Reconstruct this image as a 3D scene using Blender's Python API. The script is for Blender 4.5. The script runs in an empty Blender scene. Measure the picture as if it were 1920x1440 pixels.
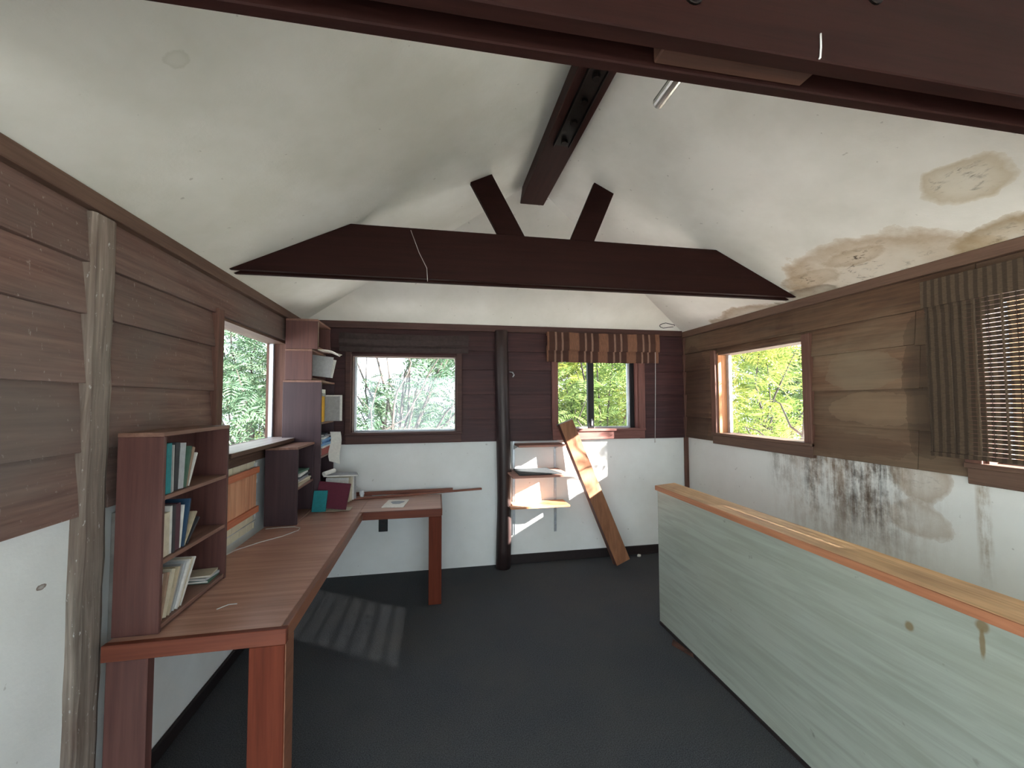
import bpy, bmesh, math, random
from mathutils import Vector, Matrix, Euler

R = math.radians
scene = bpy.context.scene
COL = scene.collection

# ---------------------------------------------------------------- camera, sky, sun, exposure
CAM_H = 1.55
F_PX = 768.9
cam_d = bpy.data.cameras.new('camera')
cam = bpy.data.objects.new('camera', cam_d)
COL.objects.link(cam)
cam_d.sensor_fit = 'HORIZONTAL'
cam_d.sensor_width = 36.0
cam_d.lens = F_PX / 1920.0 * 36.0
cam_d.clip_start = 0.02
YAW, PITCH, ROLL = 0.184233, 0.042629, -0.0037864
fw = Vector((math.sin(YAW) * math.cos(PITCH), math.cos(YAW) * math.cos(PITCH), math.sin(PITCH)))
rt = Vector((math.cos(YAW), -math.sin(YAW), 0))
up = rt.cross(fw)
r2 = rt * math.cos(ROLL) + up * math.sin(ROLL)
u2 = -rt * math.sin(ROLL) + up * math.cos(ROLL)
cam.matrix_world = Matrix(((r2.x, u2.x, -fw.x, 0), (r2.y, u2.y, -fw.y, 0), (r2.z, u2.z, -fw.z, CAM_H), (0, 0, 0, 1)))
scene.camera = cam

vs = scene.view_settings
vs.view_transform = 'Standard'
vs.look = 'None'
vs.gamma = 1.0
vs.use_curve_mapping = False
vs.exposure = 0.88

SKY_STRENGTH = 3.2
SUN_STRENGTH = 58.0
world = bpy.data.worlds.new('sky')
scene.world = world
world.use_nodes = True
wn = world.node_tree
for n in list(wn.nodes):
    wn.nodes.remove(n)
w_out = wn.nodes.new('ShaderNodeOutputWorld')
w_bg = wn.nodes.new('ShaderNodeBackground')
w_bg.inputs['Color'].default_value = (0.76, 0.87, 1.0, 1)      # bright hazy daylight, the same in every direction
w_bg.inputs['Strength'].default_value = SKY_STRENGTH
wn.links.new(w_bg.outputs[0], w_out.inputs[0])

sun_d = bpy.data.lights.new('sun', 'SUN')
sun_d.energy = SUN_STRENGTH
sun_d.color = (1.0, 0.96, 0.91)
sun_d.angle = R(0.6)
sun = bpy.data.objects.new('sun', sun_d)
COL.objects.link(sun)
SUN_TRAVEL = Vector((-1.62, 1.0, -0.88)).normalized()
sun.rotation_euler = SUN_TRAVEL.to_track_quat('-Z', 'Y').to_euler()
sun.location = (8, -4, 6)

cy = scene.cycles
cy.max_bounces = 10
cy.diffuse_bounces = 7
cy.glossy_bounces = 3
cy.transmission_bounces = 4
cy.transparent_max_bounces = 12
cy.sample_clamp_indirect = 8.0
cy.use_denoising = True
cy.caustics_reflective = False
cy.caustics_refractive = False

# ---------------------------------------------------------------- room numbers (metres)
XL, XR, YB, YR = -1.19, 2.60, 3.93, -1.80
ZT = 2.26
SLOPE = 0.475
XC = 0.695
ZRIDGE = ZT + SLOPE * (XC - XL)
YHIP = 2.86
WALL_T = 0.13
ROWS = [(1.17, 1.39), (1.385, 1.62), (1.615, 1.855), (1.85, 2.04), (2.035, 2.23)]

# ---------------------------------------------------------------- helpers
def s2l(c):
    def f(v):
        v /= 255.0
        return v / 12.92 if v <= 0.04045 else ((v + 0.055) / 1.055) ** 2.4
    return (f(c[0]), f(c[1]), f(c[2]), 1.0)

def box(bm, x0, x1, y0, y1, z0, z1, M=None):
    vs_ = [bm.verts.new((x, y, z)) for x in (x0, x1) for y in (y0, y1) for z in (z0, z1)]
    if M is not None:
        for v in vs_:
            v.co = M @ v.co
    for q in ((0, 1, 3, 2), (4, 6, 7, 5), (0, 4, 5, 1), (2, 3, 7, 6), (0, 2, 6, 4), (1, 5, 7, 3)):
        bm.faces.new([vs_[i] for i in q])
    return vs_

def hexa(bm, pts):
    """eight points: bottom four (ring), top four (ring)"""
    v = [bm.verts.new(p) for p in pts]
    for q in ((3, 2, 1, 0), (4, 5, 6, 7), (0, 1, 5, 4), (1, 2, 6, 5), (2, 3, 7, 6), (3, 0, 4, 7)):
        bm.faces.new([v[i] for i in q])

def prism(bm, ring_a, ring_b):
    a = [bm.verts.new(p) for p in ring_a]
    b = [bm.verts.new(p) for p in ring_b]
    n = len(a)
    bm.faces.new(a[::-1])
    bm.faces.new(b)
    for i in range(n):
        bm.faces.new([a[i], a[(i + 1) % n], b[(i + 1) % n], b[i]])

def tube(bm, pts, radii, seg=8, cap=True):
    pts = [Vector(p) for p in pts]
    if not isinstance(radii, (list, tuple)):
        radii = [radii] * len(pts)
    rings = []
    ref = None
    for i, p in enumerate(pts):
        t = (pts[min(i + 1, len(pts) - 1)] - pts[max(i - 1, 0)]).normalized()
        if ref is None:
            ref = Vector((0, 0, 1)) if abs(t.z) < 0.9 else Vector((1, 0, 0))
        a = t.cross(ref).normalized()
        b = t.cross(a).normalized()
        ref = b.cross(t) * -1 if False else a.cross(t)
        rings.append([bm.verts.new(p + (a * math.cos(2 * math.pi * k / seg) + b * math.sin(2 * math.pi * k / seg)) * radii[i]) for k in range(seg)])
    for r0, r1 in zip(rings, rings[1:]):
        for k in range(seg):
            bm.faces.new([r0[k], r0[(k + 1) % seg], r1[(k + 1) % seg], r1[k]])
    if cap:
        bm.faces.new(rings[0][::-1])
        bm.faces.new(rings[-1])

def finish(bm, bevel=0.0, smooth=False):
    bmesh.ops.recalc_face_normals(bm, faces=bm.faces)
    if bevel > 0:
        ed = [e for e in bm.edges if len(e.link_faces) == 2 and e.calc_face_angle(0) > 0.6]
        bmesh.ops.bevel(bm, geom=ed, offset=bevel, segments=1, profile=0.5, affect='EDGES')
    if smooth:
        for f in bm.faces:
            f.smooth = True

def obj(name, bm, mat, parent=None, bevel=0.0, smooth=False, origin=None):
    finish(bm, bevel, smooth)
    me = bpy.data.meshes.new(name)
    if parent is None:
        if origin is None:
            xs = [v.co for v in bm.verts]
            lo = Vector((min(c.x for c in xs), min(c.y for c in xs), min(c.z for c in xs)))
            hi = Vector((max(c.x for c in xs), max(c.y for c in xs), max(c.z for c in xs)))
            origin = Vector(((lo.x + hi.x) / 2, (lo.y + hi.y) / 2, lo.z))
        origin = Vector(origin)
        for v in bm.verts:
            v.co -= origin
    bm.to_mesh(me)
    bm.free()
    me.materials.append(mat)
    o = bpy.data.objects.new(name, me)
    COL.objects.link(o)
    if parent is None:
        o.location = origin
    else:
        o.parent = parent
        if parent.parent is None:
            o.matrix_parent_inverse = Matrix.Translation(-Vector(parent.location))
    return o

def bxo(name, mat, dims, parent=None, bevel=0.0, M=None):
    bm = bmesh.new()
    box(bm, *dims, M=M)
    return obj(name, bm, mat, parent, bevel)

def tag(o, label=None, cat=None, group=None, kind=None):
    if label:
        o['label'] = label
    if cat:
        o['category'] = cat
    if group:
        o['group'] = group
    if kind:
        o['kind'] = kind
    return o

def thing(name, label, cat, loc, group=None):
    e = bpy.data.objects.new(name, None)
    COL.objects.link(e)
    e.location = loc
    e.empty_display_size = 0.05
    return tag(e, label, cat, group)

def setting(name, loc, label=None):
    e = bpy.data.objects.new(name, None)
    COL.objects.link(e)
    e.location = loc
    e.empty_display_size = 0.05
    return tag(e, label, kind='structure')

# ---------------------------------------------------------------- materials
class NT:
    def __init__(self, name):
        self.m = bpy.data.materials.new(name)
        self.m.use_nodes = True
        self.t = self.m.node_tree
        self.b = self.t.nodes['Principled BSDF']
        self.out = self.t.nodes['Material Output']
        self._co = None
    def node(self, kind, **kw):
        n = self.t.nodes.new(kind)
        for k, v in kw.items():
            setattr(n, k, v)
        return n
    def link(self, a, b):
        self.t.links.new(a, b)
    @property
    def co(self):
        if self._co is None:
            g = self.node('ShaderNodeNewGeometry')
            self._co = g.outputs['Position']
        return self._co
    def use_object(self):
        self._co = self.node('ShaderNodeTexCoord').outputs['Object']
    def mapped(self, scale=(1, 1, 1), loc=(0, 0, 0)):
        m = self.node('ShaderNodeMapping')
        m.inputs['Scale'].default_value = scale
        m.inputs['Location'].default_value = loc
        self.link(self.co, m.inputs['Vector'])
        return m.outputs[0]
    def noise(self, scale, detail=4, rough=0.55, vec=None, dist=0.0):
        n = self.node('ShaderNodeTexNoise')
        n.inputs['Scale'].default_value = scale
        n.inputs['Detail'].default_value = detail
        n.inputs['Roughness'].default_value = rough
        n.inputs['Distortion'].default_value = dist
        self.link(vec if vec is not None else self.co, n.inputs['Vector'])
        return n.outputs['Fac']
    def ramp(self, fac, stops):
        r = self.node('ShaderNodeValToRGB')
        el = r.color_ramp.elements
        while len(el) > 1:
            el.remove(el[-1])
        for i, (p, c) in enumerate(stops):
            e = el[0] if i == 0 else el.new(p)
            e.position = p
            e.color = c if len(c) == 4 else (*c, 1)
        self.link(fac, r.inputs[0])
        return r.outputs[0]
    def val(self, fac, a, b):
        return self.ramp(fac, [(a, (0, 0, 0, 1)), (b, (1, 1, 1, 1))])
    def mix(self, fac, a, b, mode='MIX'):
        m = self.node('ShaderNodeMix', data_type='RGBA', blend_type=mode)
        for sock, v in ((m.inputs['Factor'], fac), (m.inputs['A'], a), (m.inputs['B'], b)):
            if isinstance(v, (int, float)):
                sock.default_value = v
            elif isinstance(v, tuple):
                sock.default_value = v
            else:
                self.link(v, sock)
        return m.outputs['Result']
    def math(self, op, a, b=None):
        m = self.node('ShaderNodeMath', operation=op)
        for i, v in enumerate((a, b)):
            if v is None:
                continue
            if isinstance(v, (int, float)):
                m.inputs[i].default_value = v
            else:
                self.link(v, m.inputs[i])
        return m.outputs[0]
    def bump(self, h, strength=0.3, dist=0.01):
        b = self.node('ShaderNodeBump')
        b.inputs['Strength'].default_value = strength
        b.inputs['Distance'].default_value = dist
        self.link(h, b.inputs['Height'])
        self.link(b.outputs[0], self.b.inputs['Normal'])
    def color(self, c):
        if isinstance(c, tuple):
            self.b.inputs['Base Color'].default_value = c
        else:
            self.link(c, self.b.inputs['Base Color'])
    def rough(self, v, spec=0.3):
        if isinstance(v, (int, float)):
            self.b.inputs['Roughness'].default_value = v
        else:
            self.link(v, self.b.inputs['Roughness'])
        self.b.inputs['Specular IOR Level'].default_value = spec

def plain(name, rgb, rough=0.6, metal=0.0, var=0.12, scale=30, spec=0.3):
    n = NT(name)
    c = s2l(rgb)
    d = tuple(v * (1 - var * 2) for v in c[:3]) + (1,)
    n.color(n.ramp(n.noise(scale, 5), [(0.3, d), (0.7, c)]))
    n.rough(rough, spec)
    n.b.inputs['Metallic'].default_value = metal
    return n.m

def wood(name, dark, light, axis='x', rough=0.6, grain=1.0, patch=0.5, patch_rgb=None, spec=0.25, bump=0.25, fine=1.0, vary=0.0, flecks=0.0, blots=()):
    """long grain along the given world axis"""
    n = NT(name)
    lo, hi = 1.6 * grain, 34.0 * grain
    sc = {'x': (lo, hi, hi), 'y': (hi, lo, hi), 'z': (hi, hi, lo)}[axis]
    v = n.mapped(sc)
    g1 = n.noise(1.0, 6, 0.6, v, 0.6)
    sc2 = tuple(s * 3.5 * fine for s in sc)
    g2 = n.noise(1.0, 3, 0.6, n.mapped(sc2))
    base = n.ramp(g1, [(0.3, s2l(dark)), (0.7, s2l(light))])
    base = n.mix(n.math('MULTIPLY', n.val(g2, 0.45, 0.8), 0.35), base, s2l(tuple(x * 0.55 for x in dark)))
    if patch_rgb is not None:
        p = n.noise(2.2, 5, 0.6, n.mapped(tuple(1.0 if a != axis else 0.55 for a in 'xyz')), 0.4)
        base = n.mix(n.math('MULTIPLY', n.val(p, 0.42, 0.66), patch), base, s2l(patch_rgb))
    if vary:
        oi = n.node('ShaderNodeObjectInfo')
        k = n.math('ADD', 1.0 - vary, n.math('MULTIPLY', oi.outputs['Random'], vary * 1.6))
        hs = n.node('ShaderNodeHueSaturation')
        n.link(k, hs.inputs['Value'])
        n.link(base, hs.inputs['Color'])
        base = hs.outputs[0]
    for (centre, radii, axes, rgb, amt) in blots:
        d = stain_factor(n, centre, radii, 0.25, axes)
        base = n.mix(n.math('MULTIPLY', n.ramp(d, [(0.5, (1, 1, 1, 1)), (1.0, (0.6, 0.6, 0.6, 1)), (1.12, (0, 0, 0, 1))]), amt), base, s2l(rgb))
    if flecks:
        fl = n.val(n.noise(1.0, 3, 0.6, n.mapped((90, 90, 36))), 0.66, 0.72)
        base = n.mix(n.math('MULTIPLY', fl, flecks), base, s2l((206, 204, 198)))
    n.color(base)
    n.rough(rough, spec)
    n.bump(g1, bump, 0.004)
    return n.m

def stain_factor(n, centre, radii, warp=0.35, axes='xy'):
    """0 outside, 1 inside an uneven blot around centre"""
    sep = n.node('ShaderNodeSeparateXYZ')
    n.link(n.co, sep.inputs[0])
    tot = None
    for a, c, r in zip(axes, centre, radii):
        k = sep.outputs[{'x': 0, 'y': 1, 'z': 2}[a]]
        d = n.math('DIVIDE', n.math('SUBTRACT', k, c), r)
        d2 = n.math('MULTIPLY', d, d)
        tot = d2 if tot is None else n.math('ADD', tot, d2)
    d = n.math('SQRT', tot)
    w = n.noise(6.0, 6, 0.65)
    w2 = n.noise(0.55 / min(radii), 4, 0.6)
    d = n.math('ADD', d, n.math('MULTIPLY', n.math('SUBTRACT', w, 0.5), warp * 1.6))
    return n.math('ADD', d, n.math('MULTIPLY', n.math('SUBTRACT', w2, 0.5), warp * 3.2))

def plaster(name, rgb, tint, stains=(), streaks=None, bump=0.25, scale=70):
    n = NT(name)
    base = n.ramp(n.noise(1.3, 5, 0.6), [(0.35, s2l(tint)), (0.65, s2l(rgb))])
    speck = n.val(n.noise(26, 2, 0.5), 0.735, 0.765)
    base = n.mix(n.math('MULTIPLY', speck, 0.35), base, s2l((120, 110, 98)))
    if stains:
        fleck = n.val(n.noise(1.0, 7, 0.72, n.mapped((34, 16, 34)), 0.9), 0.53, 0.64)
        grime = n.noise(5.0, 7, 0.68)
    for (centre, radii, axes, fill, edge, mould, strength) in stains:
        d = stain_factor(n, centre, radii, 0.34, axes)
        body = n.ramp(d, [(0.0, (0.6, 0.6, 0.6, 1)), (0.6, (0.8, 0.8, 0.8, 1)), (0.84, (1, 1, 1, 1)), (1.0, (0.35, 0.35, 0.35, 1)), (1.35, (0, 0, 0, 1))])
        body = n.math('MULTIPLY', body, n.math('ADD', 0.55, n.math('MULTIPLY', grime, 0.8)))
        base = n.mix(n.math('MULTIPLY', body, strength), base, s2l(fill))
        rim = n.ramp(d, [(0.45, (0, 0, 0, 1)), (0.84, (1, 1, 1, 1)), (1.04, (0, 0, 0, 1))])
        base = n.mix(n.math('MULTIPLY', n.math('MULTIPLY', rim, grime), 0.75 * strength), base, s2l(edge))
        if mould:
            core = n.math('MULTIPLY', n.ramp(d, [(0.3, (1, 1, 1, 1)), (0.85, (0, 0, 0, 1))]), n.val(grime, 0.44, 0.58))
            base = n.mix(n.math('MULTIPLY', n.math('MULTIPLY', fleck, core), mould), base, s2l((58, 48, 40)))
    if streaks:
        for (c_u, w_u, z_top, z_bot, rgb_s, amt, stretch) in streaks:
            sep = n.node('ShaderNodeSeparateXYZ')
            n.link(n.co, sep.inputs[0])
            du = n.math('ABSOLUTE', n.math('DIVIDE', n.math('SUBTRACT', sep.outputs[1], c_u), w_u))
            mu = n.ramp(du, [(0.35, (1, 1, 1, 1)), (1.0, (0, 0, 0, 1))])
            hz = n.math('DIVIDE', n.math('SUBTRACT', sep.outputs[2], z_bot), z_top - z_bot)
            mz = n.ramp(hz, [(0.0, (0, 0, 0, 1)), (0.55, (0.75, 0.75, 0.75, 1)), (1.0, (1, 1, 1, 1))])
            st = n.noise(1.0, 8, 0.72, n.mapped((1, 22 * stretch, 2.6)), 0.3)
            bl = n.noise(9.0, 8, 0.75)
            both = n.math('ADD', n.math('MULTIPLY', st, 0.62), n.math('MULTIPLY', bl, 0.38))
            m = n.math('MULTIPLY', n.math('MULTIPLY', n.val(both, 0.45, 0.60), mu), mz)
            base = n.mix(n.math('MULTIPLY', m, amt), base, s2l(rgb_s))
    n.color(base)
    n.rough(0.85, 0.15)
    n.bump(n.noise(scale, 4), bump, 0.003)
    return n.m

M = {}
M['ceiling'] = plaster('ceiling_paint', (236, 233, 226), (216, 213, 203))
BROWN, RIM = (168, 146, 116), (118, 94, 68)
M['ceiling_right'] = plaster('ceiling_paint_stained', (234, 230, 224), (212, 208, 200), stains=[
    ((2.50, 1.98), (0.30, 0.56), 'xy', (196, 176, 150), (140, 112, 86), 0.95, 0.8),
    ((2.18, 1.30), (0.12, 0.15), 'xy', (196, 180, 150), (150, 126, 90), 0.9, 0.6),
    ((2.58, 1.34), (0.17, 0.26), 'xy', (176, 154, 120), RIM, 1.0, 0.8),
    ((2.36, 1.93), (0.07, 0.16), 'xy', (186, 164, 136), (120, 96, 74), 1.0, 0.5),
    ((2.42, 2.28), (0.08, 0.20), 'xy', (186, 164, 136), (110, 90, 70), 1.0, 0.5),
    ((2.60, 3.02), (0.14, 0.42), 'xy', (184, 160, 132), RIM, 0.5, 0.75),
    ((2.56, 2.42), (0.10, 0.24), 'xy', (130, 118, 104), (80, 70, 60), 1.0, 0.6)])
M['ceiling_left'] = plaster('ceiling_paint_left', (232, 231, 224), (212, 211, 200), stains=[
    ((-0.70, 1.235), (0.03, 0.03), 'xy', (196, 196, 182), (170, 170, 152), 0.4, 0.4)])
M['plaster'] = plaster('wall_plaster', (230, 232, 230), (216, 217, 213), stains=[((1.53, 0.985), (0.016, 0.008), 'yz', (120, 100, 86), (90, 70, 60), 0.5, 0.9)])
M['plaster_right'] = plaster('wall_plaster_mouldy', (228, 228, 223), (216, 214, 208),
    stains=[((1.82, 1.12), (0.15, 0.14), 'yz', (178, 160, 138), (150, 128, 104), 0.3, 0.6),
            ((1.84, 0.90), (0.15, 0.10), 'yz', (190, 178, 162), (176, 160, 142), 0, 0.6)],
    streaks=[(2.25, 0.62, 1.20, 0.45, (150, 124, 98), 0.85, 0.7), (2.20, 0.40, 1.20, 0.55, (104, 82, 64), 0.9, 1.2), (2.08, 0.22, 1.19, 0.66, (52, 44, 38), 0.95, 1.5), (2.72, 0.16, 1.12, 0.82, (120, 112, 100), 0.7, 0.8),
             (2.46, 0.10, 1.0, 0.74, (50, 42, 38), 0.8, 1.0), (1.55, 0.035, 0.97, 0.62, (150, 128, 98), 0.9, 1.0)])
M['plank_back'] = wood('plank_dark_red', (54, 33, 33), (80, 50, 49), 'x', 0.55, patch=0.35, patch_rgb=(52, 40, 46), vary=0.15)
M['plank_left'] = wood('plank_grey_brown', (100, 74, 66), (136, 108, 98), 'y', 0.65, patch=0.7, patch_rgb=(112, 104, 98), vary=0.16, flecks=0.25)
M['plank_right'] = wood('plank_weathered', (70, 48, 36), (116, 88, 68), 'y', 0.7, patch=0.5, patch_rgb=(128, 112, 92), vary=0.22, blots=[((2.10, 1.73), (0.24, 0.12), 'yz', (122, 108, 90), 0.6), ((2.0, 1.50), (0.30, 0.10), 'yz', (134, 112, 90), 0.55), ((1.76, 1.62), (0.10, 0.42), 'yz', (62, 50, 40), 0.7), ((2.2, 1.27), (0.4, 0.07), 'yz', (80, 58, 46), 0.5), ((3.75, 1.6), (0.25, 0.5), 'yz', (64, 44, 38), 0.6)])
M['trim_dark_x'] = wood('trim_dark_along_back', (62, 40, 36), (84, 56, 50), 'x', 0.55)
M['trim_dark_y'] = wood('trim_dark_along_side', (84, 62, 52), (108, 84, 70), 'y', 0.6)
M['trim_dark_z'] = wood('trim_dark_upright', (84, 56, 48), (112, 80, 68), 'z', 0.6)
M['trim_red_x'] = wood('trim_red_along_back', (104, 66, 60), (130, 88, 80), 'x', 0.55)
M['trim_red_z'] = wood('trim_red_upright', (100, 64, 58), (122, 82, 74), 'z', 0.55)
M['jamb_orange'] = wood('jamb_orange_wood', (176, 118, 78), (206, 150, 108), 'z', 0.55)
M['beam'] = wood('beam_dark_brown', (34, 17, 15), (45, 24, 21), 'x', 0.6, 0.7, spec=0.08, bump=0.1)
M['beam_y'] = wood('ridge_dark_brown', (48, 28, 25), (64, 39, 35), 'y', 0.55, 0.7, spec=0.12, bump=0.1)
M['beam_rough'] = wood('block_rough_brown', (50, 32, 26), (86, 56, 44), 'x', 0.8, 0.6, bump=0.8)
M['post_grey'] = wood('post_weathered_grey', (94, 84, 76), (158, 146, 134), 'z', 0.8, patch=0.5, patch_rgb=(96, 66, 54), bump=0.8, flecks=0.6)
M['pole'] = wood('pole_dark', (36, 26, 25), (58, 44, 42), 'z', 0.4, 0.7, spec=0.3)
M['desk_top'] = wood('desk_veneer', (150, 108, 92), (188, 148, 130), 'x', 0.36, 0.7, spec=0.5, bump=0.05)
M['desk_edge'] = wood('desk_edge_red', (92, 46, 33), (114, 62, 46), 'x', 0.55, 0.6, spec=0.2, bump=0.05)
M['desk_edge_y'] = wood('desk_edge_red_side', (112, 70, 50), (140, 94, 72), 'y', 0.4, 0.6, spec=0.4, bump=0.05)
M['desk_leg'] = wood('desk_leg_red', (84, 36, 23), (106, 50, 33), 'z', 0.6, 0.6, spec=0.12, bump=0.05)
M['shelf_maroon'] = wood('shelf_maroon', (76, 46, 42), (98, 64, 58), 'z', 0.5, 0.6, spec=0.35, bump=0.05)
M['shelf_dark'] = wood('shelf_dark_maroon', (52, 36, 40), (70, 50, 54), 'z', 0.5, 0.6, spec=0.35, bump=0.05)
M['sill_pale'] = wood('sill_dusty_skylit', (158, 142, 136), (196, 184, 178), 'y', 0.4, 0.6)  # pale with dust and with the sky's reflection painted into the colour
M['shelf_edge'] = wood('shelf_edge_brown', (110, 80, 68), (140, 106, 92), 'y', 0.5, 0.6, bump=0.05)
M['pine'] = wood('cap_pine', (204, 160, 116), (240, 204, 158), 'y', 0.55, 0.8, patch=0.6, patch_rgb=(128, 96, 82))
M['pine_edge'] = wood('cap_edge_red', (150, 96, 68), (176, 120, 88), 'y', 0.55, 0.8)
M['box_beam'] = wood('box_beam_oak', (116, 76, 52), (146, 102, 74), 'z', 0.5, 0.5)
M['shelf_orange'] = wood('wall_shelf_orange', (176, 118, 82), (212, 156, 116), 'x', 0.5, 0.7)
M['shelf_pale'] = wood('wall_shelf_pale_red', (140, 98, 86), (172, 126, 110), 'x', 0.5, 0.7)
M['cedar'] = wood('cedar_board', (204, 142, 108), (234, 182, 146), 'z', 0.5, 0.6, patch=0.5, patch_rgb=(176, 108, 82), vary=0.12)
M['cedar_rail'] = wood('cedar_rail', (190, 112, 80), (216, 140, 106), 'y', 0.5, 0.6)
M['strip_wood'] = wood('strip_red_wood', (116, 68, 54), (150, 98, 80), 'x', 0.5, 0.7)
M['black'] = plain('black_metal', (26, 27, 30), 0.4)
M['dark_trim'] = plain('baseboard_black_brown', (40, 32, 32), 0.5)
M['alu'] = plain('pale_aluminium', (196, 200, 204), 0.35, 0.6)
M['steel'] = plain('bright_steel', (206, 206, 202), 0.25, 0.9, 0.04)
M['bolt'] = plain('rusty_dark_steel', (34, 28, 26), 0.45, 0.7)
M['plate'] = plain('dark_steel_plate', (46, 42, 40), 0.4, 0.7)
M['white'] = plain('white_paint', (226, 226, 224), 0.5)
M['white_dirty'] = plain('dirty_white_paint', (168, 164, 158), 0.7, var=0.2, scale=14)
M['cream'] = plain('cream_board', (234, 226, 198), 0.55, var=0.06, scale=12)
M['paper'] = plain('paper', (224, 220, 210), 0.8, var=0.08, scale=60)
M['paper_old'] = plain('old_paper', (200, 190, 168), 0.8, var=0.12, scale=60)
M['thread'] = plain('pale_thread', (206, 204, 200), 0.7)
M['plastic'] = plain('clear_white_plastic', (222, 226, 230), 0.25, spec=0.6)
M['mat_dark'] = plain('dark_rubber_mat', (58, 62, 64), 0.8, var=0.25, scale=60)

n = NT('carpet_charcoal')
f1 = n.noise(210, 3, 0.7)
f2 = n.noise(2.4, 4, 0.6)
base = n.ramp(f1, [(0.32, s2l((40, 43, 48))), (0.68, s2l((92, 94, 97)))])
base = n.mix(n.math('MULTIPLY', n.val(f2, 0.4, 0.75), 0.3), base, s2l((88, 86, 80)))
n.color(base)
n.rough(0.95, 0.05)
n.bump(n.noise(260, 3), 0.7, 0.006)
M['carpet'] = n.m

n = NT('half_wall_green_paint')
g = n.noise(1.0, 6, 0.6, n.mapped((1, 1.8, 26)), 0.7)
base = n.ramp(g, [(0.35, s2l((136, 141, 130))), (0.6, s2l((152, 157, 147)))])
cloud = n.noise(1.6, 5, 0.6)
base = n.mix(n.math('MULTIPLY', n.val(cloud, 0.45, 0.75), 0.4), base, s2l((140, 138, 122)))
sp = n.val(n.noise(15, 3, 0.55), 0.70, 0.76)
base = n.mix(n.math('MULTIPLY', sp, 0.5), base, s2l((84, 84, 74)))
for (cu, cz, ru, rz) in ((0.94, 0.90, 0.018, 0.022), (0.942, 0.85, 0.008, 0.05), (1.13, 0.80, 0.016, 0.018)):
    d = stain_factor(n, (cu, cz), (ru, rz), 0.15, 'yz')
    base = n.mix(n.ramp(d, [(0.6, (0.8, 0.8, 0.8, 1)), (1.0, (0, 0, 0, 1))]), base, s2l((112, 92, 58)))
n.color(base)
n.rough(0.38, 0.4)
n.bump(g, 0.08, 0.003)
M['half_wall'] = n.m

def striped(name, axis, pitch, a, b, rough=0.75):
    n = NT(name)
    w = n.node('ShaderNodeTexWave', wave_type='BANDS', bands_direction=axis.upper())
    w.inputs['Scale'].default_value = 1.0 / pitch * 0.314
    w.inputs['Distortion'].default_value = 1.2
    w.inputs['Detail'].default_value = 2
    w.inputs['Detail Scale'].default_value = 0.7
    n.link(n.co, w.inputs['Vector'])
    fine = n.noise(1.0, 2, 0.6, n.mapped((60, 60, 420)))
    base = n.ramp(w.outputs['Fac'], [(0.35, s2l(a)), (0.6, s2l(b))])
    base = n.mix(n.math('MULTIPLY', n.val(fine, 0.4, 0.7), 0.4), base, s2l(tuple(x * 0.6 for x in a)))
    n.color(base)
    n.rough(rough, 0.15)
    return n.m
n = NT('bamboo_woven_tan')
sp = n.node('ShaderNodeSeparateXYZ')
n.link(n.co, sp.inputs[0])
fr = n.math('FRACT', n.math('DIVIDE', n.math('ADD', sp.outputs[0], 10.0), 0.305))
W_, D_, L_ = s2l((116, 82, 64)), s2l((66, 43, 36)), s2l((128, 102, 88))
base = n.ramp(fr, [(0.0, W_), (0.30, W_), (0.33, D_), (0.50, D_), (0.52, L_), (0.56, L_), (0.58, D_), (0.72, D_), (0.74, L_), (0.78, L_), (0.80, D_), (0.97, D_), (1.0, W_)])
fi = n.noise(1.0, 3, 0.6, n.mapped((150, 30, 20)))
base = n.mix(n.math('MULTIPLY', n.val(fi, 0.4, 0.7), 0.45), base, s2l((60, 40, 32)))
n.color(base)
n.rough(0.75, 0.15)
M['bamboo'] = n.m
M['bamboo_dark'] = plain('bamboo_dark', (58, 44, 42), 0.7, var=0.25, scale=40)
M['reed'] = striped('reed_woven_brown', 'y', 0.034, (62, 51, 42), (84, 70, 57))

n = NT('window_glass')
n.t.nodes.remove(n.b)
tr = n.node('ShaderNodeBsdfTransparent')
tr.inputs[0].default_value = (0.86, 0.86, 0.86, 1)
gl = n.node('ShaderNodeBsdfGlossy')
gl.inputs['Roughness'].default_value = 0.03
gl.inputs['Color'].default_value = (0.9, 0.9, 0.9, 1)
dust = n.node('ShaderNodeBsdfDiffuse')
dust.inputs[0].default_value = (0.75, 0.75, 0.7, 1)
mx0 = n.node('ShaderNodeMixShader')
dn = n.val(n.noise(3.0, 6, 0.65), 0.35, 0.8)
n.link(n.math('MULTIPLY', dn, 0.07), mx0.inputs[0])
n.link(tr.outputs[0], mx0.inputs[1])
n.link(dust.outputs[0], mx0.inputs[2])
mx = n.node('ShaderNodeMixShader')
mx.inputs[0].default_value = 0.05
n.link(mx0.outputs[0], mx.inputs[1])
n.link(gl.outputs[0], mx.inputs[2])
n.link(mx.outputs[0], n.out.inputs[0])
M['glass'] = n.m
n = NT('clean_door_glass')
n.t.nodes.remove(n.b)
tr = n.node('ShaderNodeBsdfTransparent')
tr.inputs[0].default_value = (0.93, 0.95, 0.94, 1)
gl = n.node('ShaderNodeBsdfGlossy')
gl.inputs['Roughness'].default_value = 0.03
mx = n.node('ShaderNodeMixShader')
mx.inputs[0].default_value = 0.05
n.link(tr.outputs[0], mx.inputs[1])
n.link(gl.outputs[0], mx.inputs[2])
n.link(mx.outputs[0], n.out.inputs[0])
M['glass_clear'] = n.m
M['deck'] = wood('bounce_deck_timber', (84, 84, 84), (100, 100, 100), 'x', 0.8)

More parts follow.
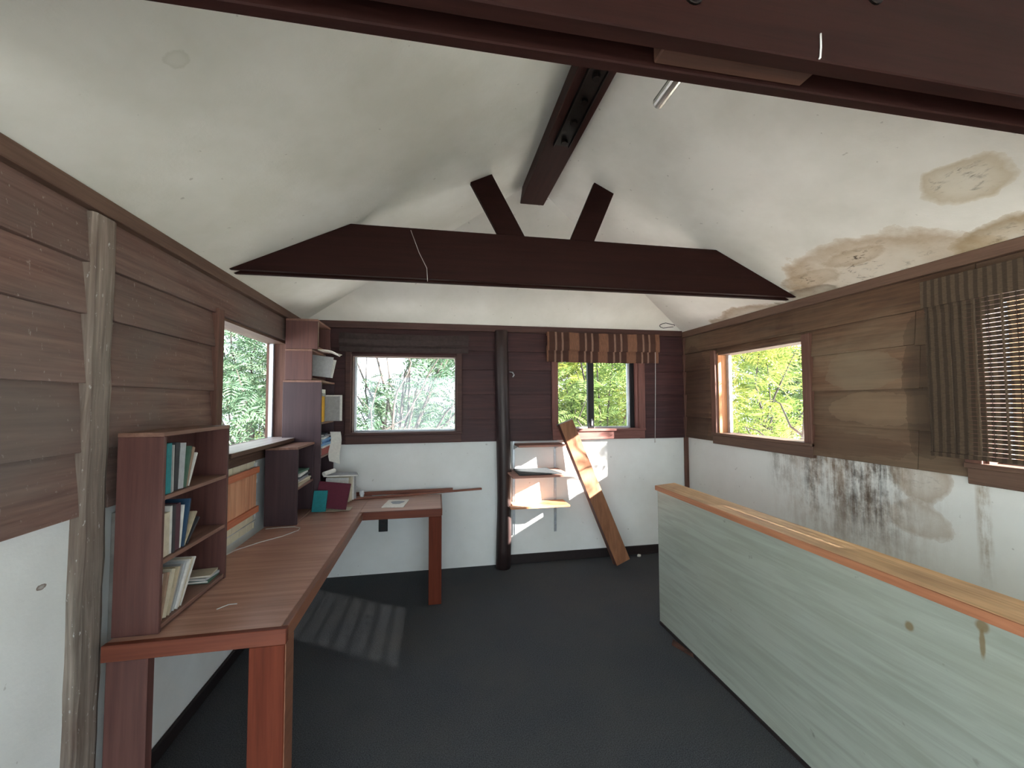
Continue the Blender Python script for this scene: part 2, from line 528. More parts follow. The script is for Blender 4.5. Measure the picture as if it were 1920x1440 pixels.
def leafmat(name, dark, mid, bright, trans=0.45):
    n = NT(name)
    n.t.nodes.remove(n.b)
    f = n.noise(1.1, 4, 0.6)
    f2 = n.noise(14.0, 2, 0.5)
    c = n.ramp(n.math('ADD', n.math('MULTIPLY', f, 0.6), n.math('MULTIPLY', f2, 0.4)), [(0.36, s2l(dark)), (0.5, s2l(mid)), (0.64, s2l(bright))])
    d = n.node('ShaderNodeBsdfDiffuse')
    t = n.node('ShaderNodeBsdfTranslucent')
    n.link(c, d.inputs[0])
    n.link(n.mix(1.0, c, (1.0, 1.0, 0.8, 1), 'MULTIPLY'), t.inputs[0])
    m = n.node('ShaderNodeMixShader')
    m.inputs[0].default_value = trans
    n.link(d.outputs[0], m.inputs[1])
    n.link(t.outputs[0], m.inputs[2])
    n.link(m.outputs[0], n.out.inputs[0])
    return n.m
M['leaf'] = leafmat('leaf_green', (60, 80, 48), (94, 116, 68), (142, 158, 96))
M['leaf_yellow'] = leafmat('leaf_yellow_green', (74, 96, 50), (118, 136, 72), (176, 174, 96))
M['leaf_blue'] = leafmat('leaf_cool_green', (52, 76, 62), (84, 110, 88), (128, 146, 118))
M['bark'] = plain('grey_bark', (66, 60, 56), 0.85, var=0.2, scale=18)
M['bounce_ground'] = plain('pale_bounce_ground', (216, 214, 210), 0.95, var=0.08, scale=2.5)  # near-white colour set to bounce daylight up to the ceiling

# ---------------------------------------------------------------- wall mapping: u along the wall, d into the room, z up
PL = lambda u, d, z: (XL + d, u, z)
PRt = lambda u, d, z: (XR - d, u, z)
PB = lambda u, d, z: (u, YB - d, z)
PRear = lambda u, d, z: (u, YR + d, z)

def pbox(bm, P, u0, u1, d0, d1, z0, z1):
    hexa(bm, [P(u0, d0, z0), P(u1, d0, z0), P(u1, d1, z0), P(u0, d1, z0), P(u0, d0, z1), P(u1, d0, z1), P(u1, d1, z1), P(u0, d1, z1)])

def pb(name, mat, P, dims, parent=None, bevel=0.0):
    bm = bmesh.new()
    pbox(bm, P, *dims)
    return obj(name, bm, mat, parent, bevel)

def wall(name, P, u0, u1, z0, z1, holes, mat, label):
    bm = bmesh.new()
    us = sorted({u0, u1} | {h[0] for h in holes} | {h[1] for h in holes})
    for a, b in zip(us, us[1:]):
        cuts = [(h[2], h[3]) for h in holes if h[0] <= a and h[1] >= b]
        z = z0
        for c0, c1 in sorted(cuts):
            if c0 > z:
                pbox(bm, P, a, b, -WALL_T, 0, z, c0)
            z = c1
        if z < z1:
            pbox(bm, P, a, b, -WALL_T, 0, z, z1)
    bmesh.ops.remove_doubles(bm, verts=bm.verts, dist=1e-5)
    o = obj(name, bm, mat, None, origin=P((u0 + u1) / 2, 0, z0))
    return tag(o, label, kind='structure')

WIN = {1: (2.50, 3.56, 1.27, 2.03), 2: (-0.755, 0.20, 1.27, 1.985), 3: (1.18, 2.06, 1.27, 1.99), 4: (2.48, 3.41, 1.25, 1.99), 5: (0.72, 1.53, 1.24, 2.06), 6: (-1.4, 0.6, 0.40, 2.10), 7: (-1.65, -0.45, 0.30, 2.10)}

# ---------------------------------------------------------------- floor, ceiling, walls
bm = bmesh.new()
box(bm, XL - WALL_T, XR + WALL_T, YR - WALL_T, YB + WALL_T, -0.15, 0.0)
floor = tag(obj('floor', bm, M['carpet']), 'charcoal grey carpet covering the floor', kind='structure')

wl = wall('wall_left', PL, YR, YB, 0, ZT + 0.04, [WIN[1], WIN[6]], M['plaster'], 'left wall, brown boards over white plaster')
wb = wall('wall_back', PB, XL - WALL_T, XR + WALL_T, 0, ZT + 0.04, [WIN[2], WIN[3]], M['plaster'], 'back wall, dark red boards over white plaster')
wr = wall('wall_right', PRt, YR, YB, 0, ZT + 0.04, [WIN[4], WIN[5], WIN[7]], M['plaster_right'], 'right wall, weathered boards over mouldy plaster')
REAR_DOOR = (-1.0, 2.40, 0.0, 2.18)
wq = wall('wall_rear', PRear, XL - WALL_T, XR + WALL_T, 0, ZT + 0.04, [REAR_DOOR], M['plaster'], 'unseen rear wall with a wide glazed opening added for daylight')
bm = bmesh.new()
prism(bm, [(XL - WALL_T, YR, ZT), (XR + WALL_T, YR, ZT), (XC, YR, ZRIDGE + 0.02)], [(XL - WALL_T, YR - WALL_T, ZT), (XR + WALL_T, YR - WALL_T, ZT), (XC, YR - WALL_T, ZRIDGE + 0.02)])
tag(obj('gable', bm, M['plaster'], wq))
wq.children[-1].matrix_parent_inverse = Matrix.Translation(-Vector(wq.location))

ceil = setting('ceiling', (XC, 1.0, ZT), 'white vaulted ceiling with a hipped far end')
OV, OVB, CT = 0.3, 0.15, 0.09
zL = ZT - SLOPE * OV
hip_s = (ZRIDGE - ZT) / (YB - YHIP)
yb2 = YB + OVB
zb2 = ZT - hip_s * OVB
def slab(name, ring, mat):
    bm = bmesh.new()
    prism(bm, ring, [(p[0], p[1], p[2] + CT) for p in ring])
    return obj(name, bm, mat, ceil)
# corner where the side slope meets the hip on the overhang line
def side_x(z, s):
    return XL + (z - ZT) / SLOPE if s < 0 else XR - (z - ZT) / SLOPE
slab('slope_panel', [(XL - OV, YR - 0.4, zL), (XC, YR - 0.4, ZRIDGE), (XC, YHIP, ZRIDGE), (side_x(zb2, -1), yb2, zb2), (XL - OV, yb2, zL)], M['ceiling_left'])
slab('slope_panel', [(XR + OV, YR - 0.4, zL), (XR + OV, yb2, zL), (side_x(zb2, 1), yb2, zb2), (XC, YHIP, ZRIDGE), (XC, YR - 0.4, ZRIDGE)], M['ceiling_right'])
slab('hip_panel', [(XC, YHIP, ZRIDGE), (side_x(zb2, 1), yb2, zb2), (side_x(zb2, -1), yb2, zb2)], M['ceiling'])

# boards on the walls, each one a piece of its own, lapped so the lower edge stands proud
def board(P, u0, u1, z0, z1, mat, parent, jig):
    bm = bmesh.new()
    lo, hi = 0.029 + jig, 0.008 + jig
    hexa(bm, [P(u0, -0.004, z0), P(u1, -0.004, z0), P(u1, lo, z0), P(u0, lo, z0), P(u0, -0.004, z1), P(u1, -0.004, z1), P(u1, hi, z1), P(u0, hi, z1)])
    return obj('plank', bm, mat, parent, 0.0015)

def boards(P, u0, u1, holes, mat, parent, seed, joints={}):
    rnd = random.Random(seed)
    for i, (z0, z1) in enumerate(ROWS):
        cuts = [u0] + [j for j in joints.get(i, ()) if u0 < j < u1] + [u1]
        for a, b in zip(cuts, cuts[1:]):
            jig = rnd.uniform(-0.0015, 0.002)
            dz0, dz1 = rnd.uniform(-0.004, 0.004), rnd.uniform(-0.003, 0.003)
            segs = [(a, b)]
            for h in holes:
                if h[2] < z1 and h[3] > z0:
                    new = []
                    for s0, s1 in segs:
                        if h[1] <= s0 or h[0] >= s1:
                            new.append((s0, s1))
                            continue
                        if h[0] > s0:
                            new.append((s0, h[0]))
                        if h[1] < s1:
                            new.append((h[1], s1))
                        m0, m1 = max(s0, h[0]), min(s1, h[1])
                        if h[3] < z1 - 0.02:
                            board(P, m0, m1, h[3], z1, mat, parent, jig - 0.004)
                        if h[2] > z0 + 0.02:
                            board(P, m0, m1, z0, h[2], mat, parent, jig - 0.004)
                    segs = new
            for s0, s1 in segs:
                if s1 - s0 > 0.01:
                    board(P, s0 + 0.001, s1 - 0.001, z0 + dz0, z1 + dz1, mat, parent, jig)

boards(PL, 0.70, 1.65, [], M['plank_left'], wl, 1)
boards(PL, 1.735, YB, [WIN[1]], M['plank_left'], wl, 2)
boards(PB, XL + 0.03, 0.60, [WIN[2]], M['plank_back'], wb, 3)
boards(PB, 0.60, XR - 0.03, [WIN[3]], M['plank_back'], wb, 4)
boards(PRt, -0.38, YB - 0.03, [WIN[4], WIN[5]], M['plank_right'], wr, 5, {3: (1.79,), 2: (1.775,), 0: (1.80,)})

def trim(no, mat, P, dims, label, bevel=0.003):
    o = pb('trim_%d' % no, mat, P, dims, None, bevel)
    return tag(o, label, kind='structure')
trim(1, M['trim_dark_y'], PL, (-0.6, YB, 0.0, 0.045, 2.215, 2.275), 'brown top rail along the left wall under the ceiling')
trim(2, M['trim_dark_x'], PB, (XL + 0.05, XR - 0.05, 0.0, 0.04, 2.222, 2.285), 'dark top rail along the back wall under the ceiling')
trim(3, M['trim_dark_y'], PRt, (-0.6, YB, 0.0, 0.045, 2.215, 2.275), 'brown top rail along the right wall under the ceiling')
trim(4, M['trim_dark_z'], PRt, (YB - 0.036, YB - 0.001, 0.0, 0.036, 0.086, 2.22), 'thin dark strip in the far right corner')
trim(5, M['white_dirty'], PL, (1.80, 1.825, 0.0, 0.05, 0.0, 1.14), 'dirty white upright strip behind the small bookcase', 0.002)
def baseboard(side, P, dims, label):
    o = pb('baseboard_' + side, M['dark_trim'], P, dims, None, 0.004)
    return tag(o, label, kind='structure')
baseboard('back', PB, (0.70, XR - 0.0, 0.0, 0.018, 0.0, 0.085), 'black-brown baseboard below the wall shelves')
baseboard('left', PL, (1.80, YB, 0.0, 0.018, 0.0, 0.07), 'black-brown baseboard under the desk')
baseboard('right', PRt, (0.3, YB - 0.03, 0.0, 0.018, 0.0, 0.085), 'black-brown baseboard along the right wall')

# ---------------------------------------------------------------- windows
def window(no, P, mats, label, apron=True, casing=0.06, sill_d=0.05, shelf_d=None):
    u0, u1, z0, z1 = WIN[no]
    w = setting('window_%d' % no, P((u0 + u1) / 2, 0, z0), label)
    mx_, mz_, jm = mats
    t = 0.016
    pb('jamb', jm, P, (u0, u0 + t, -WALL_T, 0.012, z0, z1), w)
    pb('jamb', jm, P, (u1 - t, u1, -WALL_T, 0.012, z0, z1), w)
    pb('head', mx_, P, (u0 + t, u1 - t, -WALL_T, 0.012, z1 - t, z1), w)
    pb('casing', mz_, P, (u0 - casing, u0 + 0.004, 0.0, 0.042, z0 - 0.02, z1 + 0.03), w, 0.003)
    pb('casing', mz_, P, (u1 - 0.004, u1 + casing, 0.0, 0.042, z0 - 0.02, z1 + 0.03), w, 0.003)
    pb('sill', mx_, P, (u0 - casing, u1 + casing, -WALL_T, shelf_d or sill_d, z0 - 0.02, z0 + 0.004), w, 0.003)
    if apron:
        pb('apron', mx_, P, (u0 - casing + 0.005, u1 + casing - 0.005, 0.0, 0.036, z0 - 0.10, z0 - 0.02), w, 0.003)
    return w
def pane(w, P, u0, u1, z0, z1, d=-0.085):
    return pb('pane', M['glass'], P, (u0, u1, d - 0.003, d, z0, z1), w)

TR = (M['trim_dark_y'], M['trim_dark_z'], M['jamb_orange'])
w1 = window(1, PL, (M['trim_dark_y'], M['trim_dark_z'], M['trim_dark_z']), 'left wall window above the desk, leafy branches outside', shelf_d=0.12)
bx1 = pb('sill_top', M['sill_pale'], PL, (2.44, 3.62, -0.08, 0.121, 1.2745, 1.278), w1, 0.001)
pane(w1, PL, 2.515, 3.545, 1.274, 2.014)
pb('pane_frame', M['alu'], PL, (3.515, 3.545, -0.10, -0.07, 1.274, 2.014), w1, 0.002)
w2 = window(2, PB, (M['trim_dark_x'], M['trim_dark_x'], M['trim_dark_x']), 'back wall window left of the pole, bright sky behind twigs', casing=0.045)
pane(w2, PB, -0.74, 0.185, 1.274, 1.97)
pb('pane_frame', M['alu'], PB, (-0.739, -0.72, -0.10, -0.07, 1.274, 1.969), w2, 0.002)
pb('pane_frame', M['alu'], PB, (-0.72, 0.185, -0.10, -0.07, 1.274, 1.288), w2, 0.002)
w3 = window(3, PB, (M['trim_red_x'], M['trim_red_z'], M['trim_red_z']), 'back wall window under the raised bamboo blind, green leaves outside', casing=0.055)
pane(w3, PB, 1.2, 1.56, 1.29, 1.97, -0.075)
pane(w3, PB, 1.58, 2.03, 1.29, 1.97, -0.09)
stile = pb('sash_stile', M['black'], PB, (1.535, 1.60, -0.105, -0.06, 1.274, 1.974), w3, 0.003)
pb('sash_stile', M['black'], PB, (2.0, 2.044, -0.105, -0.06, 1.274, 1.974), w3, 0.003)
pb('sash_rail', M['alu'], PB, (1.196, 1.535, -0.10, -0.065, 1.274, 1.29), w3, 0.002)
pb('sash_rail', M['alu'], PB, (1.60, 2.0, -0.10, -0.065, 1.274, 1.29), w3, 0.002)
pb('sash_edge', M['alu'], PB, (1.975, 2.0, -0.10, -0.07, 1.29, 1.974), w3, 0.002)
pb('latch', M['alu'], PB, (1.565, 1.58, -0.06, -0.048, 1.30, 1.37), stile, 0.003)
w4 = window(4, PRt, (M['trim_dark_y'], M['trim_dark_z'], M['jamb_orange']), 'right wall window, sunlit vine and yellow-green leaves outside')
pane(w4, PRt, 2.495, 3.395, 1.254, 1.975)
pb('pane_frame', M['alu'], PRt, (3.36, 3.394, -0.10, -0.07, 1.254, 1.975), w4, 0.002)
w5 = window(5, PRt, (M['trim_dark_y'], M['trim_dark_z'], M['trim_dark_z']), 'right wall window behind the lowered reed blind')
pane(w5, PRt, 0.735, 1.515, 1.244, 2.045)
pb('pane_frame', M['alu'], PRt, (0.736, 1.515, -0.10, -0.07, 1.244, 1.265), w5, 0.002)
w6 = window(6, PL, (M['trim_dark_y'], M['trim_dark_z'], M['trim_dark_z']), 'large unseen left wall window, added beside the camera for daylight', apron=False)  # added out of view to brighten the room
pb('pane', M['glass_clear'], PL, (-1.384, 0.584, -0.088, -0.085, 0.404, 2.084), w6)
w7 = window(7, PRt, (M['trim_dark_y'], M['trim_dark_z'], M['trim_dark_z']), 'tall unseen right wall window, added behind the camera for daylight', apron=False)  # added out of view to send more light onto the left wall
pb('pane', M['glass_clear'], PRt, (-1.634, -0.466, -0.088, -0.085, 0.304, 2.084), w7)
# unseen glazed sliding doors, added behind the camera to admit daylight
dr = setting('added_rear_door', (0.775, YR, 0), 'wide unseen glazed sliding door, added in the rear wall for daylight')
for a in (REAR_DOOR[0], 0.745, REAR_DOOR[1] - 0.06):
    pb('door_stile', M['alu'], PRear, (a, a + 0.06, -0.09, -0.03, 0, 2.18), dr, 0.003)
pb('door_rail', M['alu'], PRear, (REAR_DOOR[0] + 0.06, REAR_DOOR[1] - 0.06, -0.088, -0.032, 2.12, 2.18), dr, 0.003)
pb('pane', M['glass_clear'], PRear, (-0.94, 0.745, -0.062, -0.058, 0, 2.12), dr)
pb('pane', M['glass_clear'], PRear, (0.805, 2.34, -0.062, -0.058, 0, 2.12), dr)

# portals: guides for sampling the sky through the openings, they add no light
def portal(name, loc, rot, sx, sz):
    d = bpy.data.lights.new(name, 'AREA')
    d.shape = 'RECTANGLE'
    d.size, d.size_y = sx, sz
    d.cycles.is_portal = True
    o = bpy.data.objects.new(name, d)
    o.location = loc
    o.rotation_euler = rot
    COL.objects.link(o)
H = math.pi / 2
portal('sky_portal', (XL - 0.14, 3.03, 1.65), (0, -H, 0), 0.76, 1.06)
portal('sky_portal', (-0.28, YB + 0.14, 1.63), (-H, 0, 0), 0.96, 0.72)
portal('sky_portal', (1.62, YB + 0.14, 1.63), (-H, 0, 0), 0.88, 0.72)
portal('sky_portal', (XR + 0.14, 2.945, 1.62), (0, H, 0), 0.74, 0.93)
portal('sky_portal', (XR + 0.14, 1.125, 1.65), (0, H, 0), 0.82, 0.81)
portal('sky_portal', (0.70, YR - 0.14, 1.09), (H, 0, 0), 3.4, 2.18)
portal('sky_portal', (XR + 0.14, -1.05, 1.2), (0, H, 0), 1.8, 1.2)
portal('sky_portal', (XL - 0.14, -0.4, 1.25), (0, -H, 0), 1.7, 2.0)

# ---------------------------------------------------------------- half wall beside the stairs
hw = setting('wall_stair', (1.60, 1.4, 0), 'low green-grey half wall with a pine cap')
bxo('panel', M['half_wall'], (1.548, 1.70, -0.6, 2.70, 0.012, 0.925), hw, 0.003)
bm = bmesh.new()
hexa(bm, [(1.54, -0.6, 0.922), (1.72, -0.6, 0.922), (1.72, 2.76, 0.922), (1.54, 2.705, 0.922), (1.54, -0.6, 0.952), (1.72, -0.6, 0.952), (1.72, 2.76, 0.952), (1.54, 2.705, 0.952)])
obj('cap_board', bm, M['pine'], hw, 0.002)
bxo('cap_edge', M['pine_edge'], (1.532, 1.541, -0.6, 2.704, 0.920, 0.951), hw, 0.001)
bxo('floor_strip', M['dark_trim'], (1.54, 1.549, -0.6, 2.69, 0.0, 0.018), hw, 0.001)

# ---------------------------------------------------------------- roof timbers and posts
def ceil_z(x):
    return ZT + SLOPE * min(x - XL, XR - x)

def tie_plank(name, y0, y1, zb, zt, parent, mat=None):
    """a plank across the room with ends cut to the slope of the ceiling"""
    e = 0.004
    xl0 = XL + max(0.0, (zb - ZT)) / SLOPE + e
    xr0 = XR - max(0.0, (zb - ZT)) / SLOPE - e
    xl1 = XL + (zt - ZT) / SLOPE + e
    xr1 = XR - (zt - ZT) / SLOPE - e
    bm = bmesh.new()
    prism(bm, [(xl0, y0, zb), (xr0, y0, zb), (xr1, y0, zt), (xl1, y0, zt)], [(xl0, y1, zb), (xr0, y1, zb), (xr1, y1, zt), (xl1, y1, zt)])
    return obj(name, bm, mat or M['beam'], parent, 0.003)

tie = thing('tie_beam', 'dark brown double tie beam with two struts, crossing the middle of the room', 'beam', (XC, 2.53, 2.285))
tie_plank('plank', 2.48, 2.510, 2.288, 2.590, tie)
tie_plank('plank', 2.548, 2.578, 2.285, 2.590, tie)
def strut(xb, xt, tie):
    bm = bmesh.new()
    d = Vector((xt - xb, 0, 0.62)).normalized()
    p = Vector((d.z, 0, -d.x))
    w = 0.075
    zt = ceil_z(xt)
    b0, b1 = Vector((xb, 0, 2.40)) - p * w, Vector((xb, 0, 2.40)) + p * w
    def hit(b):
        # follow the strut up to just under the ceiling
        t = 0
        while t < 1.5 and (b + d * t).z < ceil_z((b + d * t).x) - 0.004:
            t += 0.002
        return b + d * t
    t0, t1 = hit(b0), hit(b1)
    ring = [b0, b1, t1, t0]
    prism(bm, [(q.x, 2.512, q.z) for q in ring], [(q.x, 2.546, q.z) for q in ring])
    return obj('strut', bm, M['beam'], tie, 0.002)
strut(0.58, 0.24, tie)
strut(0.855, 1.12, tie)

near = thing('tie_beam', 'large dark brown double tie beam overhead, nearest and highest in view', 'beam', (XC, 0.80, 2.31))
front_plank = tie_plank('plank', 0.745, 0.784, 2.31, 2.62, near)
tie_plank('plank', 0.830, 0.860, 2.31, 2.62, near)
bxo('spacer_block', M['beam_rough'], (0.485, 0.875, 0.785, 0.829, 2.318, 2.56), near, 0.004)
for (bx_, bz_) in ((0.531, 2.405), (1.001, 2.49), (-0.1, 2.46), (1.75, 2.46)):
    bm = bmesh.new()
    bmesh.ops.create_cone(bm, cap_ends=True, segments=16, radius1=0.022, radius2=0.022, depth=0.008, matrix=Matrix.Translation((bx_, 0.743, bz_)) @ Matrix.Rotation(R(90), 4, 'X'))
    obj('bolt', bm, M['bolt'], front_plank, 0.0015)

rb = thing('ridge_beam', 'dark brown ridge beam with a bolted steel plate under the vault', 'beam', (XC, 1.0, 3.0))
bm = bmesh.new()
hexa(bm, [(0.605, YR + 0.01, 3.005), (0.785, YR + 0.01, 3.005), (0.785, 2.90, 3.005), (0.605, 2.90, 3.005),
          (0.615, YR + 0.01, 3.115), (0.775, YR + 0.01, 3.115), (0.775, 2.86, 3.115), (0.615, 2.86, 3.115)])
obj('timber', bm, M['beam_y'], rb, 0.004)
plate_o = bxo('steel_plate', M['plate'], (0.650, 0.735, 0.3, 2.17, 2.993, 3.005), rb, 0.002)
bxo('plate_lip', M['plate'], (0.646, 0.652, 0.3, 2.17, 2.982, 3.005), rb, 0.001)
bxo('plate_lip', M['plate'], (0.733, 0.739, 0.3, 2.17, 2.982, 3.005), rb, 0.001)
for yy in (2.12, 1.96, 1.81, 1.66, 1.2, 0.9):
    bm = bmesh.new()
    bmesh.ops.create_cone(bm, cap_ends=True, segments=6, radius1=0.02, radius2=0.018, depth=0.018, matrix=Matrix.Translation((0.695, yy, 2.984)))
    obj('bolt', bm, M['bolt'], plate_o, 0.001)

pipe_o = thing('metal_pipe', 'short bright steel pipe resting on the near overhead beam', 'pipe', (0.80, 0.8, 2.62))
bm = bmesh.new()
tube(bm, [(0.795, 0.55, 2.643), (0.80, 1.335, 2.643)], 0.022, 16)
obj('tube', bm, M['steel'], pipe_o, smooth=False)
bm = bmesh.new()
bmesh.ops.create_uvsphere(bm, u_segments=16, v_segments=8, radius=0.022, matrix=Matrix.Translation((0.80, 1.335, 2.643)) @ Matrix.Diagonal((1, 0.6, 1, 1)))
obj('end_cap', bm, M['steel'], pipe_o, smooth=True)

bm = bmesh.new()
rnd = random.Random(8)
N = 22
prof = [(-0.0, 1.622), (0.030, 1.620), (0.038, 1.632), (0.040, 1.705), (0.034, 1.722), (0.0, 1.724)]
rings = []
for k in range(N + 1):
    z = 2.21 * k / N
    j = rnd.uniform(-0.002, 0.002)
    rings.append([bm.verts.new((XL + a + (j if a > 0 else 0), b + (rnd.uniform(-0.003, 0.003)), z)) for a, b in prof])
for r0, r1 in zip(rings, rings[1:]):
    for k in range(len(prof)):
        bm.faces.new([r0[k], r0[(k + 1) % len(prof)], r1[(k + 1) % len(prof)], r1[k]])
bm.faces.new(rings[0])
bm.faces.new(rings[-1])
tag(obj('timber_post', bm, M['post_grey']), 'rough weathered grey timber post on the left wall by the bookcase', 'post')

bm = bmesh.new()
pts, rad = [], []
for k in range(15):
    t = k / 14
    pts.append((0.628 + 0.012 * math.sin(t * 5), YB - 0.075, 2.225 * t))
    rad.append(0.070 - 0.007 * t + 0.002 * math.sin(t * 17))
tube(bm, pts, rad, 16)
pole = tag(obj('log_pole', bm, M['pole'], smooth=True), 'dark round log pole standing against the back wall', 'pole')
hook = thing('pole_hook', 'small bent metal hook on the dark log pole', 'hook', (0.70, YB - 0.14, 1.80))
bm = bmesh.new()
tube(bm, [(0.690, YB - 0.10, 1.83), (0.715, YB - 0.12, 1.825), (0.728, YB - 0.13, 1.80), (0.715, YB - 0.13, 1.78)], 0.006, 6)
obj('wire', bm, M['alu'], hook, smooth=True)

# ---------------------------------------------------------------- L-shaped desk
DZ = 0.72
desk = thing('corner_desk', 'long brown veneered L-shaped desk along the left and back walls', 'desk', (-0.7, 2.6, 0))
bxo('desk_top', M['desk_top'], (-1.118, -0.56, 1.69, YB - 0.03, DZ - 0.03, DZ), desk, 0.002)
bxo('return_top', M['desk_top'], (-0.559, 0.045, 3.285, 3.79, DZ - 0.03, DZ), desk, 0.002)
bxo('front_rail', M['desk_edge_y'], (-0.5595, -0.535, 1.6905, 3.25, DZ - 0.055, DZ + 0.001), desk, 0.002)
bxo('end_rail', M['desk_edge'], (-1.118, -0.535, 1.665, 1.69, DZ - 0.055, DZ + 0.001), desk, 0.002)
bxo('return_rail', M['desk_edge'], (-0.535, 0.05, 3.255, 3.284, DZ - 0.055, DZ + 0.001), desk, 0.002)
bxo('return_end_rail', M['desk_edge_y'], (0.046, 0.056, 3.285, 3.79, DZ - 0.055, DZ + 0.001), desk, 0.002)
near_leg = bxo('leg', M['desk_leg'], (-0.66, -0.539, 1.669, 1.755, 0, DZ - 0.056), desk, 0.003)
bxo('leg_lit_side', M['desk_edge_y'], (-0.5385, -0.535, 1.669, 1.755, 0, DZ - 0.056), near_leg, 0.001)  # lighter sheet that paints window light on the leg's side
bxo('leg', M['shelf_maroon'], (-1.112, -0.985, 1.68, 1.72, 0, DZ - 0.056), desk, 0.003)
bxo('leg', M['desk_leg'], (-0.048, 0.05, 3.258, 3.33, 0, DZ - 0.056), desk, 0.003)
bxo('leg', M['desk_leg'], (-0.048, 0.05, 3.70, 3.77, 0, DZ - 0.056), desk, 0.003)

# ---------------------------------------------------------------- books
def cloth(name, rgb):
    if name not in M:
        M[name] = plain(name, rgb, 0.55, var=0.1, scale=50)
    return M[name]
COVERS = {'teal': (38, 128, 134), 'dark teal': (24, 84, 92), 'grey': (150, 150, 150), 'white': (218, 216, 210), 'charcoal': (58, 60, 64), 'navy': (44, 58, 84),
          'pale grey': (176, 180, 182), 'tan': (160, 132, 112), 'cream': (206, 196, 172), 'brown': (98, 72, 70), 'plum': (88, 56, 66), 'blue patterned': (44, 72, 98),
          'yellow': (232, 178, 48), 'maroon': (96, 34, 52), 'light blue': (120, 160, 196), 'blue': (66, 110, 160), 'red': (158, 72, 62), 'beige': (186, 172, 146),
          'black': (34, 32, 36), 'green': (74, 104, 88)}
def book(label, colour, t, h, d, MX, group, pages='paper', name='book', cat='book'):
    """spine on the +x side at x=0, y thickness from 0 to t, z height"""
    mat = cloth('cover_' + colour.replace(' ', '_'), COVERS[colour])
    bm = bmesh.new()
    b = min(0.003, t * 0.15)
    box(bm, -d, 0, 0, b, 0, h)
    box(bm, -d, 0, t - b, t, 0, h)
    box(bm, -b, 0, b, t - b, 0, h)
    for v in bm.verts:
        v.co = MX @ v.co
    o = obj(name, bm, mat, None, origin=MX @ Vector((-d / 2, t / 2, 0)))
    tag(o, label, cat, group)
    bm = bmesh.new()
    box(bm, -d + 0.004, -b, b, t - b, 0.004, h - 0.004)
    for v in bm.verts:
        v.co = MX @ v.co
    obj('page_block', bm, M[pages], o)
    return o

def row_of_books(specs, x, y, z, place, group, yaw=0.0):
    """specs: (colour, thickness, height, depth, lean degrees); books stand side by side along +y"""
    order = ['first', 'second', 'third', 'fourth', 'fifth', 'sixth', 'seventh', 'eighth', 'ninth', 'tenth', 'eleventh']
    for i, (c, t, h, d, lean) in enumerate(specs):
        th = R(lean)
        MX = Matrix.Translation((x - random.Random(i + len(place)).uniform(0.0, 0.012), y + t / math.cos(th), z)) @ Matrix.Rotation(-th, 4, 'X') @ Matrix.Translation((0, -t, 0))
        book('%s book, %s from the near end of the %s' % (c, order[i], place), c, t, h, d * (0.87 if z < 1.3 else 1.0), MX, group, 'paper_old' if i % 2 else 'paper')
        nxt = specs[i + 1][4] if i + 1 < len(specs) else lean
        y += t / math.cos(th) + 0.001
        if nxt > lean:
            pass
    return y

# ---------------------------------------------------------------- small bookcase on the near end of the desk
def bookcase(name, label, x0, x1, y0, y1, z0, z1, shelves, t=0.016, back=True, mat='shelf_maroon', top_over=0.0):
    c = thing(name, label, 'bookcase', ((x0 + x1) / 2, (y0 + y1) / 2, z0))
    m = M[mat]
    bxo('side_panel', m, (x0, x1, y0, y0 + t, z0, z1 - t), c, 0.0015)
    bxo('side_panel', m, (x0, x1, y1 - t, y1, z0, z1 - t), c, 0.0015)
    bxo('top_panel', M['shelf_edge'], (x0, x1 + top_over, y0 - 0.002, y1 + 0.002, z1 - t, z1), c, 0.0015)
    for z in shelves:
        bxo('shelf', M['shelf_edge'], (x0 + 0.006, x1 - 0.003, y0 + t, y1 - t, z - t, z), c, 0.0015)
    if back:
        bxo('back_panel', m, (x0, x0 + 0.006, y0 + t, y1 - t, z0, z1 - t), c)
    return c
bookcase('bookcase', 'small maroon three-shelf bookcase full of books on the near desk end', -1.122, -0.975, 1.715, 2.20, DZ + 0.001, 1.442, (0.745, 0.975, 1.208))
G1 = 'books in the small near bookcase'
row_of_books([('dark teal', 0.013, 0.180, 0.12, 0), ('teal', 0.030, 0.188, 0.13, 0), ('grey', 0.012, 0.180, 0.125, 0), ('white', 0.014, 0.178, 0.12, 0),
              ('charcoal', 0.026, 0.185, 0.13, 2), ('pale grey', 0.034, 0.180, 0.125, 4), ('green', 0.014, 0.165, 0.12, 12), ('tan', 0.016, 0.160, 0.12, 17), ('white', 0.008, 0.14, 0.11, 24)],
             -0.985, 1.736, 1.209, 'top shelf in the near bookcase', G1)
row_of_books([('black', 0.012, 0.17, 0.12, 0), ('cream', 0.042, 0.160, 0.125, 0), ('white', 0.014, 0.180, 0.12, 0), ('charcoal', 0.016, 0.180, 0.12, 0), ('plum', 0.034, 0.178, 0.13, 1),
              ('white', 0.008, 0.165, 0.125, 7), ('blue patterned', 0.012, 0.185, 0.135, 13), ('beige', 0.008, 0.14, 0.12, 36), ('charcoal', 0.010, 0.12, 0.12, 46)],
             -0.985, 1.736, 0.976, 'middle shelf in the near bookcase', G1)
row_of_books([('white', 0.008, 0.170, 0.125, 6), ('tan', 0.014, 0.165, 0.12, 14), ('cream', 0.022, 0.168, 0.125, 18), ('beige', 0.013, 0.170, 0.12, 22), ('grey', 0.016, 0.172, 0.125, 24),
              ('pale grey', 0.013, 0.178, 0.12, 26), ('white', 0.012, 0.18, 0.125, 28), ('cream', 0.012, 0.182, 0.12, 30), ('white', 0.009, 0.184, 0.12, 32)],
             -0.985, 1.738, 0.746, 'bottom shelf in the near bookcase', G1)
